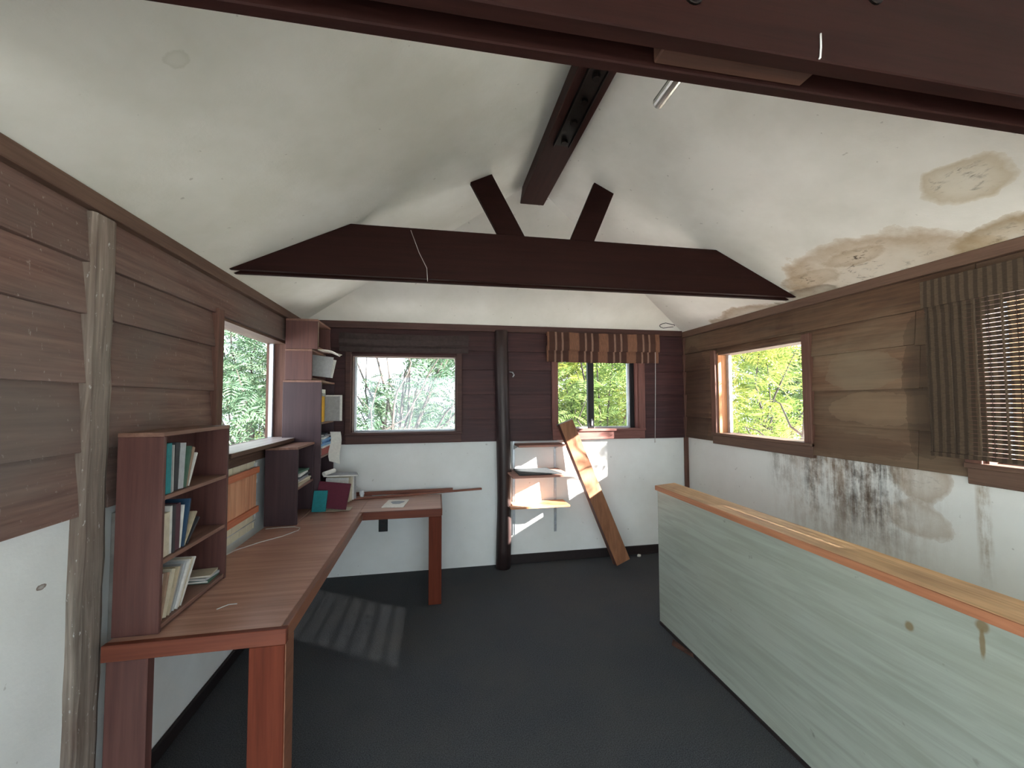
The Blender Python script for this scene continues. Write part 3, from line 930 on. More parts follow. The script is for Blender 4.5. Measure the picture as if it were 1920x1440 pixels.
for i, (c, t, w, rz) in enumerate([('green', 0.012, 0.105, 3), ('pale grey', 0.010, 0.10, -6), ('cream', 0.008, 0.095, 8)]):
    zz = 0.7465 + sum((0.012, 0.010, 0.008)[:i]) + 0.0005 * i
    MX = Matrix.Translation((-1.05, 2.128, zz)) @ Matrix.Rotation(R(rz), 4, 'Z') @ Matrix.Translation((0.055, -w / 2, t)) @ Matrix.Rotation(R(-90), 4, 'X')
    book('%s booklet lying flat at the far end of the near bookcase\'s bottom shelf' % c, c, t, w, 0.11, MX, 'flat booklets in the near bookcase')

# ---------------------------------------------------------------- boards, cedar panel and wire rack below the left window
pn = setting('trim_6', (XL, 2.7, DZ), 'cream upright boards between the desk and the left window sill')
y = 2.215
while y < 3.02:
    w_ = min(0.098, 3.02 - y)
    pb('slat', M['cream'], PL, (y, y + w_ - 0.009, 0.0, 0.016, DZ + 0.004, 1.168), pn, 0.002)
    y += 0.098
ced = thing('cedar_panel', 'orange cedar board panel with two rails propped below the left window', 'panel', (XL + 0.03, 2.76, 0.86))
ys = [2.43, 2.585, 2.71, 2.83, 2.925, 2.985]
for i in range(5):
    bxo('board', M['cedar'], (XL + 0.022, XL + 0.034 + 0.002 * (i % 2), ys[i] + 0.002, ys[i + 1] - 0.002, 0.84 - 0.003 * i, 1.115 - 0.004 * (i % 3)), ced, 0.0015)
bxo('rail', M['cedar_rail'], (XL + 0.035, XL + 0.052, 2.43, 2.985, 1.09, 1.13), ced, 0.002)
bxo('rail', M['cedar_rail'], (XL + 0.035, XL + 0.052, 2.43, 2.985, 0.835, 0.875), ced, 0.002)
rk = thing('wire_rack', 'white wire rack on the cream boards behind the cedar panel', 'rack', (XL + 0.02, 2.9, 0.76))
for z in (0.775, 0.94, 1.04, 1.13):
    bm = bmesh.new()
    tube(bm, [(XL + 0.019, 2.22 if z < 0.8 else 2.93, z), (XL + 0.019, 3.018, z)], 0.0028, 6)
    obj('wire', bm, M['white'], rk, smooth=True)
for yv in (3.004, 2.985):
    bm = bmesh.new()
    tube(bm, [(XL + 0.0185, yv, 0.765), (XL + 0.0185, yv, 1.15)], 0.0025, 6)
    obj('wire', bm, M['white'], rk, smooth=True)
bxo('bracket', M['white'], (XL + 0.0165, XL + 0.028, 2.99, 3.016, 0.80, 0.90), rk, 0.002)
bxo('bracket', M['white'], (XL + 0.0165, XL + 0.03, 2.995, 3.016, 1.02, 1.05), rk, 0.002)
bxo('bracket', M['white'], (XL + 0.0165, XL + 0.03, 2.995, 3.016, 1.125, 1.155), rk, 0.002)

# ---------------------------------------------------------------- short shelf box and tall corner shelves
short = bookcase('shelf_box', 'low open maroon shelf box on the desk below the window corner', -1.125, -0.92, 3.03, 3.42, DZ + 0.001, 1.243, (0.737, 0.965), mat='shelf_dark')
G2 = 'magazines in the low shelf box'
for i, (c, t, w, d, rz, x) in enumerate([('beige', 0.02, 0.30, 0.165, 2, -0.93), ('cream', 0.012, 0.27, 0.16, -3, -0.93), ('grey', 0.016, 0.26, 0.155, 4, -0.935), ('charcoal', 0.012, 0.25, 0.15, -3, -0.935), ('white', 0.018, 0.24, 0.15, 4, -0.935), ('green', 0.014, 0.22, 0.14, -6, -0.94)]):
    zz = 0.966 + sum((0.02, 0.012, 0.016, 0.012, 0.018)[:i]) + 0.0005 * i
    MX = Matrix.Translation((x - d / 2, 3.22, zz)) @ Matrix.Rotation(R(rz), 4, 'Z') @ Matrix.Translation((d / 2, -w / 2, t)) @ Matrix.Rotation(R(-90), 4, 'X')
    book('%s magazine, number %s up in the stack inside the low shelf box' % (c, ['one', 'two', 'three', 'four', 'five', 'six'][i]), c, t, w, d, MX, G2, name='magazine', cat='magazine')

bookcase('shelf_tower', 'tall dark shelf tower in the far left corner of the desk', -1.16, -0.88, 3.435, 3.86, DZ + 0.001, 1.722, (0.745, 1.125, 1.392), mat='shelf_dark')
bookcase('shelf_box', 'middle shelf box stacked on the corner tower, magazines spilling out', -1.15, -0.955, 3.44, 3.85, 1.724, 1.967, (1.745,))
bookcase('shelf_box', 'topmost shelf box stacked on the corner tower under the ceiling', -1.15, -0.915, 3.44, 3.84, 1.969, 2.205, (1.99,))
row_of_books([('yellow', 0.026, 0.205, 0.15, 0), ('yellow', 0.026, 0.205, 0.15, 0), ('yellow', 0.022, 0.203, 0.15, 0), ('yellow', 0.024, 0.206, 0.15, 0), ('yellow', 0.022, 0.200, 0.15, 1)],
             -0.885, 3.455, 1.393, 'yellow row in the corner tower', 'yellow books in the corner tower')
def sheet_stack(specs, x, y, z, words, group):
    for i, (c, t, w, d, rz) in enumerate(specs):
        MX = Matrix.Translation((x, y, z)) @ Matrix.Rotation(R(rz), 4, 'Z') @ Matrix.Translation((d / 2, -w / 2, t)) @ Matrix.Rotation(R(-90), 4, 'X')
        book('%s magazine, %s' % (c, words[i]), c, t, w, d, MX, group, name='magazine', cat='magazine')
        z += t + 0.0006
sheet_stack([('red', 0.055, 0.30, 0.22, 0), ('white', 0.014, 0.30, 0.22, 2), ('light blue', 0.02, 0.29, 0.22, -3), ('blue', 0.016, 0.29, 0.21, 3), ('light blue', 0.018, 0.29, 0.22, 0), ('white', 0.012, 0.28, 0.21, 5), ('grey', 0.012, 0.27, 0.21, -6), ('charcoal', 0.012, 0.27, 0.2, 8)],
            -0.995, 3.64, 1.1265, ['thick at the bottom of the tower\'s lower shelf stack', 'second from the bottom in the tower\'s lower shelf stack', 'third from the bottom in the tower\'s lower shelf stack',
             'fourth from the bottom in the tower\'s lower shelf stack', 'fifth from the bottom in the tower\'s lower shelf stack', 'third from the top in the tower\'s lower shelf stack', 'second from the top in the tower\'s lower shelf stack', 'on top of the tower\'s lower shelf stack'],
            'magazines stacked in the corner tower')
sheet_stack([('grey', 0.02, 0.12, 0.2, 4), ('white', 0.03, 0.11, 0.19, -5)], -0.985, 3.53, 1.602, ['lying across the yellow books', 'on top of the pair across the yellow books'], 'magazines on the yellow books')
# magazines standing out of the tower and boxes
def leaf_book(label, c, t, h, w, loc, rx, rz, group, tilt=0.0, pages='paper', name='magazine', cat='magazine'):
    """a standing magazine, cover facing -y, lower left corner at loc"""
    loc = (loc[0], loc[1], loc[2] + w * math.sin(R(max(tilt, 0))) + t * abs(math.sin(R(rx))))
    MX = Matrix.Translation(loc) @ Matrix.Rotation(R(rz), 4, 'Z') @ Matrix.Rotation(R(rx), 4, 'X') @ Matrix.Rotation(R(tilt), 4, 'Y') @ Matrix.Translation((w, 0, 0))
    return book(label, c, t, h, w, MX, group, pages, name, cat)
G3 = 'magazines sticking out of the corner shelves'
leaf_book('grey picture magazine standing out beside the yellow books', 'grey', 0.004, 0.205, 0.20, (-0.985, 3.615, 1.394), 0, 4, G3)
leaf_book('white folder standing behind the picture magazine in the tower', 'white', 0.012, 0.215, 0.215, (-0.985, 3.63, 1.394), 0, 2, G3)
leaf_book('grey magazine leaning in the middle stacked shelf box', 'grey', 0.006, 0.17, 0.19, (-1.03, 3.53, 1.747), -6, 2, G3, 7)
leaf_book('white magazine leaning behind the grey one in the middle stacked box', 'white', 0.012, 0.15, 0.20, (-1.03, 3.56, 1.747), -6, 2, G3, 10)
leaf_book('white tall booklet at the front of the topmost shelf box', 'cream', 0.012, 0.195, 0.05, (-0.97, 3.47, 1.992), 0, 0, G3)
leaf_book('brown book inside the topmost shelf box', 'brown', 0.02, 0.19, 0.12, (-1.06, 3.52, 1.992), 0, 0, G3)

def crumple(name, label, cat, loc, size, seed, mat, group=None, flat=0.5):
    bm = bmesh.new()
    bmesh.ops.create_icosphere(bm, subdivisions=3, radius=1.0)
    rnd = random.Random(seed)
    dirs = [Vector((rnd.gauss(0, 1), rnd.gauss(0, 1), rnd.gauss(0, 1))).normalized() for _ in range(14)]
    for v in bm.verts:
        s = 0.62 + 0.5 * max(abs(v.co.normalized().dot(d)) ** 6 for d in dirs) - 0.12 * rnd.random()
        v.co = Vector((v.co.x * s * size[0], v.co.y * s * size[1], v.co.z * s * size[2]))
    lo = min(v.co.z for v in bm.verts)
    for v in bm.verts:
        v.co.z -= lo
        v.co += Vector(loc)
    return tag(obj(name, bm, mat), label, cat, group)

def sheet(name, label, cat, pts_u, pts_v, fn, mat, thick=0.0012, group=None):
    """thin curved sheet with thickness; fn(u,v) -> point"""
    bm = bmesh.new()
    def grid(off):
        g = []
        for i in range(pts_u + 1):
            row = []
            for j in range(pts_v + 1):
                row.append(bm.verts.new(Vector(fn(i / pts_u, j / pts_v)) + off))
            g.append(row)
        return g
    a = Vector(fn(0.5, 0.5)); n_ = (Vector(fn(0.6, 0.5)) - a).cross(Vector(fn(0.5, 0.6)) - a).normalized() * thick
    g0, g1 = grid(Vector((0, 0, 0))), grid(n_)
    for i in range(pts_u):
        for j in range(pts_v):
            bm.faces.new([g0[i][j], g0[i + 1][j], g0[i + 1][j + 1], g0[i][j + 1]])
            bm.faces.new([g1[i][j], g1[i][j + 1], g1[i + 1][j + 1], g1[i + 1][j]])
    for i in range(pts_u):
        for j in (0, pts_v):
            bm.faces.new([g0[i][j], g0[i + 1][j], g1[i + 1][j], g1[i][j]])
    for j in range(pts_v):
        for i in (0, pts_u):
            bm.faces.new([g0[i][j], g0[i][j + 1], g1[i][j + 1], g1[i][j]])
    return tag(obj(name, bm, mat), label, cat, group)
sheet('paper_sheet', 'loose curled papers fanning out under the topmost shelf box', 'paper', 6, 4,
      lambda u, v: (-0.93 + 0.15 * u, 3.50 + 0.16 * v, 1.9695 + 0.0 - 0.035 * u * u + 0.012 * math.sin(5 * v + 3 * u) * u), M['paper'], 0.004)
sheet('paper_sheet', 'white papers hanging out of the corner tower beside the blue magazines', 'paper', 6, 8,
      lambda u, v: (-0.875 + 0.085 * u + 0.01 * math.sin(6 * v), 3.70 - 0.012 * math.sin(3 * v + u), 1.30 - 0.245 * v - 0.03 * u * v), M['paper'], 0.003)

# ---------------------------------------------------------------- pile of books and papers on the desk corner
GP = 'books piled at the desk corner'
MX = lambda loc, rx, rz, tilt, w: Matrix.Translation(loc) @ Matrix.Rotation(R(rz), 4, 'Z') @ Matrix.Rotation(R(rx), 4, 'X') @ Matrix.Rotation(R(tilt), 4, 'Y') @ Matrix.Translation((w, 0, 0))
leaf_book('large maroon album propped upright in the pile on the desk corner', 'maroon', 0.02, 0.195, 0.235, (-0.905, 3.365, DZ + 0.004), -18, -4, GP, 6, name='album', cat='album')
leaf_book('teal paperback leaning on the maroon album', 'teal', 0.012, 0.155, 0.10, (-0.912, 3.335, DZ + 0.004), -17, -5, GP, 0, name='book', cat='book')
sheet('paper_sheet', 'cream loose sheet under the maroon album', 'paper', 4, 2, lambda u, v: (-0.86 + 0.22 * u, 3.32 + 0.12 * v + 0.02 * u, DZ + 0.002 + 0.006 * abs(math.sin(6 * u)) * (1 - v)), M['paper_old'], 0.0015)
for i, (c, t, h, w, x, yy, rz, tilt) in enumerate([('white', 0.016, 0.20, 0.17, -0.865, 3.50, 10, 3), ('beige', 0.018, 0.205, 0.18, -0.862, 3.53, 12, 2), ('cream', 0.016, 0.21, 0.19, -0.86, 3.56, 14, 2), ('white', 0.018, 0.21, 0.20, -0.86, 3.59, 16, 1), ('grey', 0.014, 0.215, 0.21, -0.855, 3.62, 18, 0)]):
    leaf_book('%s magazine, %s of the upright fan behind the maroon album' % (c, ['first', 'second', 'third', 'fourth', 'fifth'][i]), c, t, h, w, (x, yy, DZ + 0.014), -8, rz, 'upright magazines behind the album', tilt)
bk = Matrix.Translation((-0.86, 3.52, 0.962)) @ Matrix.Rotation(R(16), 4, 'Z') @ Matrix.Rotation(R(3), 4, 'Y') @ Matrix.Translation((0.24, -0.06, 0.012)) @ Matrix.Rotation(R(-90), 4, 'X')
book('long grey folder lying across the top of the upright magazines', 'grey', 0.012, 0.15, 0.26, bk, GP, name='folder', cat='folder')
bm = bmesh.new()
tube(bm, [(-0.855, 3.44, 0.99), (-0.80, 3.54, 1.0)], 0.017, 12)
tag(obj('paper_roll', bm, M['paper'], smooth=False), 'rolled white paper on top of the desk corner pile', 'paper')
crumple('plastic_bag', 'small crumpled clear plastic scrap beside the pile on the desk', 'plastic', (-0.625, 3.77, DZ + 0.001), (0.022, 0.022, 0.035), 4, M['plastic'])
bkt = thing('booklet', 'white booklet with a grey picture lying flat on the desk return', 'booklet', (-0.32, 3.48, DZ))
Mb = Matrix.Translation((-0.315, 3.49, DZ + 0.001)) @ Matrix.Rotation(R(-7), 4, 'Z')
cov = bxo('cover', M['paper'], (-0.085, 0.085, -0.12, 0.12, 0, 0.007), bkt, 0.001, M=Mb)
bm = bmesh.new()
pic = [(0.05 * math.cos(a) * (1 + 0.25 * math.sin(3 * a)) + 0.008, 0.06 * math.sin(a) * (1 + 0.2 * math.cos(2 * a)) + 0.02) for a in [k * math.tau / 18 for k in range(18)]]
prism(bm, [Mb @ Vector((p[0], p[1], 0.0071)) for p in pic], [Mb @ Vector((p[0], p[1], 0.0078)) for p in pic])
obj('printed_picture', bm, cloth('print_grey', (150, 154, 158)), cov)
for i, (a, b, zz, lab) in enumerate([((-0.80, 3.86), (0.16, 3.875), DZ + 0.001, 'long red-brown wood strip against the wall at the back of the desk'),
                                    ((-0.70, 3.70), (0.43, 3.895), DZ + 0.001, 'longest loose wood strip, overhanging the desk return end')]):
    av, bv = Vector((a[0], a[1], zz)), Vector((b[0], b[1], zz))
    ang = math.atan2(bv.y - av.y, bv.x - av.x)
    Ms = Matrix.Translation(av) @ Matrix.Rotation(ang, 4, 'Z')
    o = bxo('wood_strip', M['strip_wood'], (0, (bv - av).length, -0.012, 0.012, 0, 0.03 if i == 0 else 0.016), None, 0.0015, M=Ms)
    tag(o, lab, 'wood strip')
bm = bmesh.new()
pts = [(-1.13, 2.45, DZ + 0.003), (-1.10, 2.58, DZ + 0.003), (-1.02, 2.70, DZ + 0.003), (-0.93, 2.79, DZ + 0.003), (-0.87, 2.90, DZ + 0.003), (-0.875, 2.95, DZ + 0.003), (-0.92, 2.985, DZ + 0.003), (-1.0, 2.99, DZ + 0.003), (-1.09, 2.97, DZ + 0.003)]
tube(bm, pts, 0.0025, 6)
tag(obj('white_string', bm, M['thread'], smooth=True), 'thin white string looped on the desk by the low shelf box', 'string')
bm = bmesh.new()
tube(bm, [(-0.86, 1.87, DZ + 0.002), (-0.83, 1.90, DZ + 0.004), (-0.80, 1.905, DZ + 0.002)], 0.002, 6)
tag(obj('string_scrap', bm, M['thread'], smooth=True), 'short white thread scrap on the near desk end', 'string')

# ---------------------------------------------------------------- socket, wall shelves, leaning box beam
so = thing('wall_socket', 'black double wall socket under the desk return', 'socket', (-0.463, YB, 0.375))
spl = pb('plate', M['black'], PB, (-0.503, -0.423, 0.0, 0.009, 0.375, 0.494), so, 0.002)
for zz in (0.405, 0.452):
    pb('socket_face', M['dark_trim'], PB, (-0.483, -0.443, 0.009, 0.012, zz - 0.014, zz + 0.014), spl, 0.002)

for i, (ux, z0, z1) in enumerate(((0.745, 0.27, 1.17), (1.157, 0.28, 1.14))):
    tk = thing('shelf_track', ['white slotted metal shelf track next to the log pole', 'white slotted metal shelf track behind the leaning box beam'][i], 'shelf track', (ux, YB, z0))
    pb('channel', M['alu'], PB, (ux - 0.009, ux + 0.009, 0.0, 0.007, z0, z1), tk, 0.001)
    for sg in (-1, 1):
        pb('flange', M['alu'], PB, (ux + sg * 0.009 - 0.002, ux + sg * 0.009 + 0.002, 0.007, 0.013, z0, z1), tk)
SH = [('pale reddish wall shelf, highest of the three on the tracks', 0.75, 1.20, 0.235, 1.146, 'shelf_pale'), ('middle wall shelf carrying a dark mat', 0.66, 1.185, 0.40, 0.897, 'shelf_pale'), ('orange pine wall shelf, lowest of the three on the tracks', 0.675, 1.235, 0.235, 0.588, 'shelf_orange')]
for lab, a, b, dd, z, mt in SH:
    s = thing('wall_shelf', lab, 'shelf', ((a + b) / 2, YB - dd / 2, z - 0.018), 'wall shelves on the tracks')
    lo = 0.705 if z < 1.1 else a
    # the shelf is notched round the pole
    if z < 1.1:
        pb('board', M[mt], PB, (a, b, 0.148, dd, z - 0.018, z), s, 0.0015)
        pb('board', M[mt], PB, (0.706, b, 0.014, 0.148, z - 0.018, z), s, 0.0015)
    else:
        pb('board', M[mt], PB, (a, b, 0.014, dd, z - 0.018, z), s, 0.0015)
    for ux in (0.745, 1.157):
        bm = bmesh.new()
        prism(bm, [PB(ux - 0.004, 0.013, z - 0.019), PB(ux - 0.004, dd * 0.8, z - 0.019), PB(ux - 0.004, 0.013, z - 0.06)], [PB(ux + 0.004, 0.013, z - 0.019), PB(ux + 0.004, dd * 0.8, z - 0.019), PB(ux + 0.004, 0.013, z - 0.06)])
        obj('bracket', bm, M['alu'], s)
bm = bmesh.new()
hexa(bm, [(0.725, 3.56, 0.898), (1.12, 3.57, 0.898), (1.06, 3.90, 0.898), (0.735, 3.90, 0.898), (0.725, 3.56, 0.906), (1.12, 3.57, 0.906), (1.06, 3.90, 0.906), (0.735, 3.90, 0.906)])
tag(obj('rubber_mat', bm, M['mat_dark'], None, 0.002), 'dark grey rubber mat lying on the middle wall shelf', 'mat')

def axis_matrix(a, b, face):
    """z along a->b, -y as near as possible to face"""
    z = (Vector(b) - Vector(a)).normalized()
    yv = -Vector(face)
    x = yv.cross(z).normalized()
    yv = z.cross(x).normalized()
    return Matrix(((x.x, yv.x, z.x, a[0]), (x.y, yv.y, z.y, a[1]), (x.z, yv.z, z.z, a[2]), (0, 0, 0, 1)))
LA, LB = Vector((1.715, 3.645, 0.052)), Vector((1.235, 3.835, 1.345))
LL = (LB - LA).length
Mx = axis_matrix(LA, LB, (0.10, -1, 0))
lean = thing('box_beam', 'long hollow oak box beam leaning against the wall shelves and window', 'box beam', (1.70, 3.66, 0))
hw_, ht = 0.072, 0.038
bxo('face_board', M['box_beam'], (-hw_, hw_, -ht, -ht + 0.012, 0, LL), lean, 0.0015, M=Mx)
bxo('back_board', M['box_beam'], (-hw_, hw_, ht - 0.012, ht, 0, LL), lean, 0.0015, M=Mx)
bxo('side_board', M['shelf_maroon'], (-hw_, -hw_ + 0.012, -ht + 0.0125, ht - 0.0125, 0, LL), lean, 0.001, M=Mx)
bxo('side_board', M['shelf_maroon'], (hw_ - 0.012, hw_, -ht + 0.0125, ht - 0.0125, 0, LL), lean, 0.001, M=Mx)
bxo('end_cap', M['white_dirty'], (-hw_ - 0.006, hw_ + 0.002, -ht - 0.002, ht + 0.002, LL, LL + 0.01), lean, 0.001, M=Mx)
bxo('end_cap', M['shelf_edge'], (-hw_ + 0.0125, hw_ - 0.0125, -ht + 0.0125, ht - 0.0125, 0.0, 0.01), lean, M=Mx)

# ---------------------------------------------------------------- blinds
def folded(name, label, x0, x1, ztop, zbot, folds, mat, d0=0.045):
    b = thing(name, label, 'blind', ((x0 + x1) / 2, YB - 0.06, zbot))
    pb('head_rail', mat, PB, (x0 + 0.01, x1 - 0.01, 0.043, d0 + 0.012, ztop - 0.03, ztop), b)
    h = (ztop - zbot) / folds
    for k in range(folds):
        zt = ztop - k * h * 0.92
        zb_ = zt - h * 1.25 if k < folds - 1 else zbot
        out = d0 + 0.016 + 0.03 * (folds - k)
        bm = bmesh.new()
        prof = [(out - 0.012, zt), (out - 0.004, zt), (out + 0.006, (zt + zb_) / 2), (out + 0.004, zb_ + 0.012), (out - 0.002, zb_), (out - 0.01, zb_ + 0.01)]
        nseg = 24
        rows = []
        for i in range(nseg + 1):
            u = x0 + (x1 - x0) * i / nseg
            sag = -0.006 * math.sin(math.pi * i / nseg) + 0.002 * math.sin(i * 1.7 + k)
            rows.append([bm.verts.new(PB(u, d + 0.002 * math.sin(i * 1.3 + k), z + sag)) for d, z in prof])
        for r0, r1 in zip(rows, rows[1:]):
            for j in range(len(prof)):
                bm.faces.new([r0[j], r0[(j + 1) % len(prof)], r1[(j + 1) % len(prof)], r1[j]])
        bm.faces.new(rows[0])
        bm.faces.new(rows[-1])
        obj('fold', bm, mat, b, smooth=False)
    return b
rbld = folded('roman_blind', 'raised tan bamboo roman blind with dark stripes over the back window', 1.06, 2.24, 2.225, 1.935, 2, M['bamboo'])
bm = bmesh.new()
tube(bm, [(2.205, YB - 0.10, 2.19), (2.20, YB - 0.095, 1.7), (2.20, YB - 0.07, 1.16)], 0.0025, 6)
cord_o = obj('cord', bm, M['thread'], rbld, smooth=True)
bm = bmesh.new()
bmesh.ops.create_cone(bm, cap_ends=True, segments=10, radius1=0.008, radius2=0.004, depth=0.035, matrix=Matrix.Translation((2.20, YB - 0.07, 1.145)))
obj('cord_knob', bm, M['thread'], cord_o)
bbld = folded('roman_blind', 'raised dark blind folded flat above the back window left of the pole', -0.84, 0.30, 2.165, 2.0, 2, M['bamboo_dark'], 0.043)

rd = thing('reed_blind', 'lowered brown woven reed blind over the right wall window', 'blind', (XR - 0.07, 1.15, 1.26))
bmS = bmesh.new()
pbox(bmS, PRt, 0.52, 1.715, 0.060, 0.0625, 0, 0.0188)
first = None
zz = 1.285
k = 0
while zz < 2.12:
    if first is None:
        for v in bmS.verts:
            v.co.z += zz
        first = obj('reed', bmS, M['reed'], rd)
        base_z = zz
    else:
        c = first.copy()
        COL.objects.link(c)
        c.parent = rd
        c.matrix_parent_inverse = first.matrix_parent_inverse.copy()
        c.location.z = zz - base_z
        c.location.x = 0.0006 * math.sin(k * 2.1)
    zz += 0.0208
    k += 1
pb('bottom_rail', M['reed'], PRt, (0.52, 1.715, 0.056, 0.068, 1.262, 1.284), rd, 0.002)
pb('head_rail', M['reed'], PRt, (0.515, 1.725, 0.043, 0.064, 2.14, 2.175), rd, 0.002)
pb('valance', M['reed'], PRt, (0.515, 1.725, 0.066, 0.070, 2.035, 2.175), rd, 0.001)
for i in range(25):
    u = 0.54 + i * 0.0485
    bm = bmesh.new()
    tube(bm, [PRt(u, 0.064, 1.27), PRt(u, 0.064, 2.13)], 0.0016 if i % 2 else 0.004, 5)
    obj('warp_thread', bm, M['reed'], rd)
bm = bmesh.new()
pbox(bm, PRt, 1.555, 1.712, 0.0575, 0.0595, 1.275, 2.14)
obj('backing_weave', bm, M['reed'], rd)

# ---------------------------------------------------------------- small things
crumple('paper_scrap', 'tiny white paper scrap on the carpet near the leaning beam', 'paper', (1.995, 3.845, 0.001), (0.022, 0.016, 0.014), 9, M['paper'])
bm = bmesh.new()
hexa(bm, [(1.478, 2.44, 0.001), (1.532, 2.30, 0.001), (1.546, 2.30, 0.001), (1.50, 2.47, 0.001), (1.484, 2.44, 0.022), (1.533, 2.31, 0.02), (1.543, 2.31, 0.02), (1.50, 2.46, 0.03)])
tag(obj('wood_offcut', bm, M['beam_rough'], None, 0.003), 'brown broken wood offcut at the foot of the half wall', 'offcut')
bm = bmesh.new()
pts = []
for k in range(13):
    a = k / 12 * math.tau * 0.93
    ux, uy = 0.085 * math.cos(a), 0.022 * math.sin(a) * (1 + 0.3 * math.cos(3 * a))
    yy = 3.845 - uy
    pts.append((2.35 + ux, yy, ZT + hip_s * (YB - yy) - 0.004))
tube(bm, pts, 0.0035, 6)
tag(obj('wire_loop', bm, M['black'], smooth=True), 'small black wire loop on the ceiling above the back right corner', 'wire')
bm = bmesh.new()
tube(bm, [(-0.15, 2.478, 2.575), (-0.10, 2.4775, 2.44), (-0.055, 2.4775, 2.35), (-0.05, 2.478, 2.27)], 0.0016, 5)
tag(obj('cobweb_thread', bm, M['thread'], smooth=True), 'thin pale thread hanging down the middle tie beam', 'thread')
bm = bmesh.new()
tube(bm, [(0.846, 0.7435, 2.372), (0.845, 0.743, 2.34), (0.842, 0.743, 2.315), (0.839, 0.743, 2.312)], 0.0022, 5)
tag(obj('paint_run', bm, M['white'], smooth=True), 'short white paint run on the near overhead beam', 'paint')

# ---------------------------------------------------------------- outdoors: the room is on an upper floor, the ground lies below
GZ = -2.6
bm = bmesh.new()
box(bm, -60, 60, -60, 60, GZ - 0.2, GZ)
tag(obj('ground', bm, M['bounce_ground']), 'ground outside the windows, whitened to bounce daylight indoors', kind='structure')

dk = setting('bounce_deck', (0.7, -4.6, -0.12), 'unseen timber deck added outside the rear door to bounce sunlight')  # added out of view to throw sunlight up through the rear door
for i in range(36):
    bxo('plank', M['deck'], (-4.0, 6.0, -7.3 + i * 0.15, -7.3 + i * 0.15 + 0.143, -0.12, -0.08), dk)
bxo('deck_frame', M['deck'], (-3.9, 5.9, -7.2, -2.0, -0.30, -0.1201), dk)
for px_, py_ in ((-3.8, -7.1), (5.8, -7.1), (-3.8, -2.2), (5.8, -2.2)):
    bxo('post', M['deck'], (px_ - 0.08, px_ + 0.08, py_ - 0.08, py_ + 0.08, GZ, -0.3001), dk)

def fronds(seed, spots, n, length, pairs, leaf_l, leaf_w, spread=0.5):
    """pinnate leaves: two rows of leaflets along a drooping midrib; returns verts, faces"""
    rnd = random.Random(seed)
    V, Fc = [], []
    for _ in range(n):
        c, rad = rnd.choice(spots)
        o = c + Vector((rnd.gauss(0, 1), rnd.gauss(0, 1), rnd.gauss(0, 0.8))) * rad * spread
        az = rnd.uniform(0, math.tau)
        el = rnd.uniform(-0.3, 0.9)
        d = Vector((math.cos(az) * math.cos(el), math.sin(az) * math.cos(el), math.sin(el)))
        L = length * rnd.uniform(0.7, 1.25)
        side = d.cross(Vector((0, 0, 1)))
        side = side.normalized() if side.length > 0.01 else Vector((1, 0, 0))
        droop = rnd.uniform(0.3, 0.8)
        roll = rnd.uniform(-0.7, 0.7)
        prev = None
        for k in range(pairs):
            t = (k + 1) / pairs
            p = o + d * (L * t) + Vector((0, 0, -droop * L * t * t))
            tan = (d * L + Vector((0, 0, -2 * droop * L * t))).normalized()
            nrm = side.cross(tan).normalized()
            s2 = (side * math.cos(roll) + nrm * math.sin(roll))
            ll = leaf_l * (0.55 + 0.9 * math.sin(math.pi * (0.15 + 0.8 * t)) ** 1.0) * 0.75
            for sg in (-1, 1):
                q = (s2 * sg + tan * 0.55).normalized()
                w = tan * leaf_w * 0.5
                tip = p + q * ll + Vector((0, 0, -0.12 * ll))
                mid = p + q * ll * 0.45
                i = len(V)
                V.extend([p, mid + w, tip, mid - w])
                Fc.append((i, i + 1, i + 2, i + 3))
    return V, Fc

def tree(name, label, cat, base, spots, n, mat, seed, length=0.42, pairs=9, leaf_l=0.13, leaf_w=0.032, trunk_r=0.05, group=None, twigs=2, spread=0.5):
    rnd = random.Random(seed + 500)
    base = Vector(base)
    t = thing(name, label, cat, base, group)
    spots = [(Vector(c), r) for c, r in spots]
    top = sum((c for c, r in spots), Vector()) / len(spots)
    fork = base.lerp(top, 0.62)
    fork.z = min(fork.z, min(c.z for c, r in spots) - 0.2) if len(spots) > 1 else fork.z
    bm = bmesh.new()
    mid = base.lerp(fork, 0.5) + Vector((rnd.uniform(-0.12, 0.12), rnd.uniform(-0.12, 0.12), 0))
    tube(bm, [base, mid, fork], [trunk_r, trunk_r * 0.85, trunk_r * 0.7], 8)
    obj('trunk', bm, M['bark'], t, smooth=True)
    for c, r in spots:
        for j in range(twigs):
            e = c + Vector((rnd.gauss(0, 1), rnd.gauss(0, 1), rnd.gauss(0, 0.8))) * r * 0.75
            m1 = fork.lerp(e, 0.35) + Vector((rnd.uniform(-0.2, 0.2), rnd.uniform(-0.2, 0.2), rnd.uniform(-0.05, 0.25)))
            m2 = fork.lerp(e, 0.7) + Vector((rnd.uniform(-0.15, 0.15), rnd.uniform(-0.15, 0.15), rnd.uniform(0, 0.2)))
            bm = bmesh.new()
            tube(bm, [fork, m1, m2, e], [trunk_r * 0.5, trunk_r * 0.36, trunk_r * 0.25, trunk_r * 0.1], 6)
            obj('branch', bm, M['bark'], t, smooth=True)
    V, Fc = fronds(seed, spots, n, length, pairs, leaf_l, leaf_w, spread)
    me = bpy.data.meshes.new('foliage')
    me.from_pydata([tuple(v) for v in V], [], Fc)
    me.materials.append(mat)
    o = bpy.data.objects.new('foliage', me)
    COL.objects.link(o)
    o.parent = t
    o.matrix_parent_inverse = Matrix.Translation(-base)
    o['kind'] = 'stuff'
    return t

GT = 'trees outside the windows'
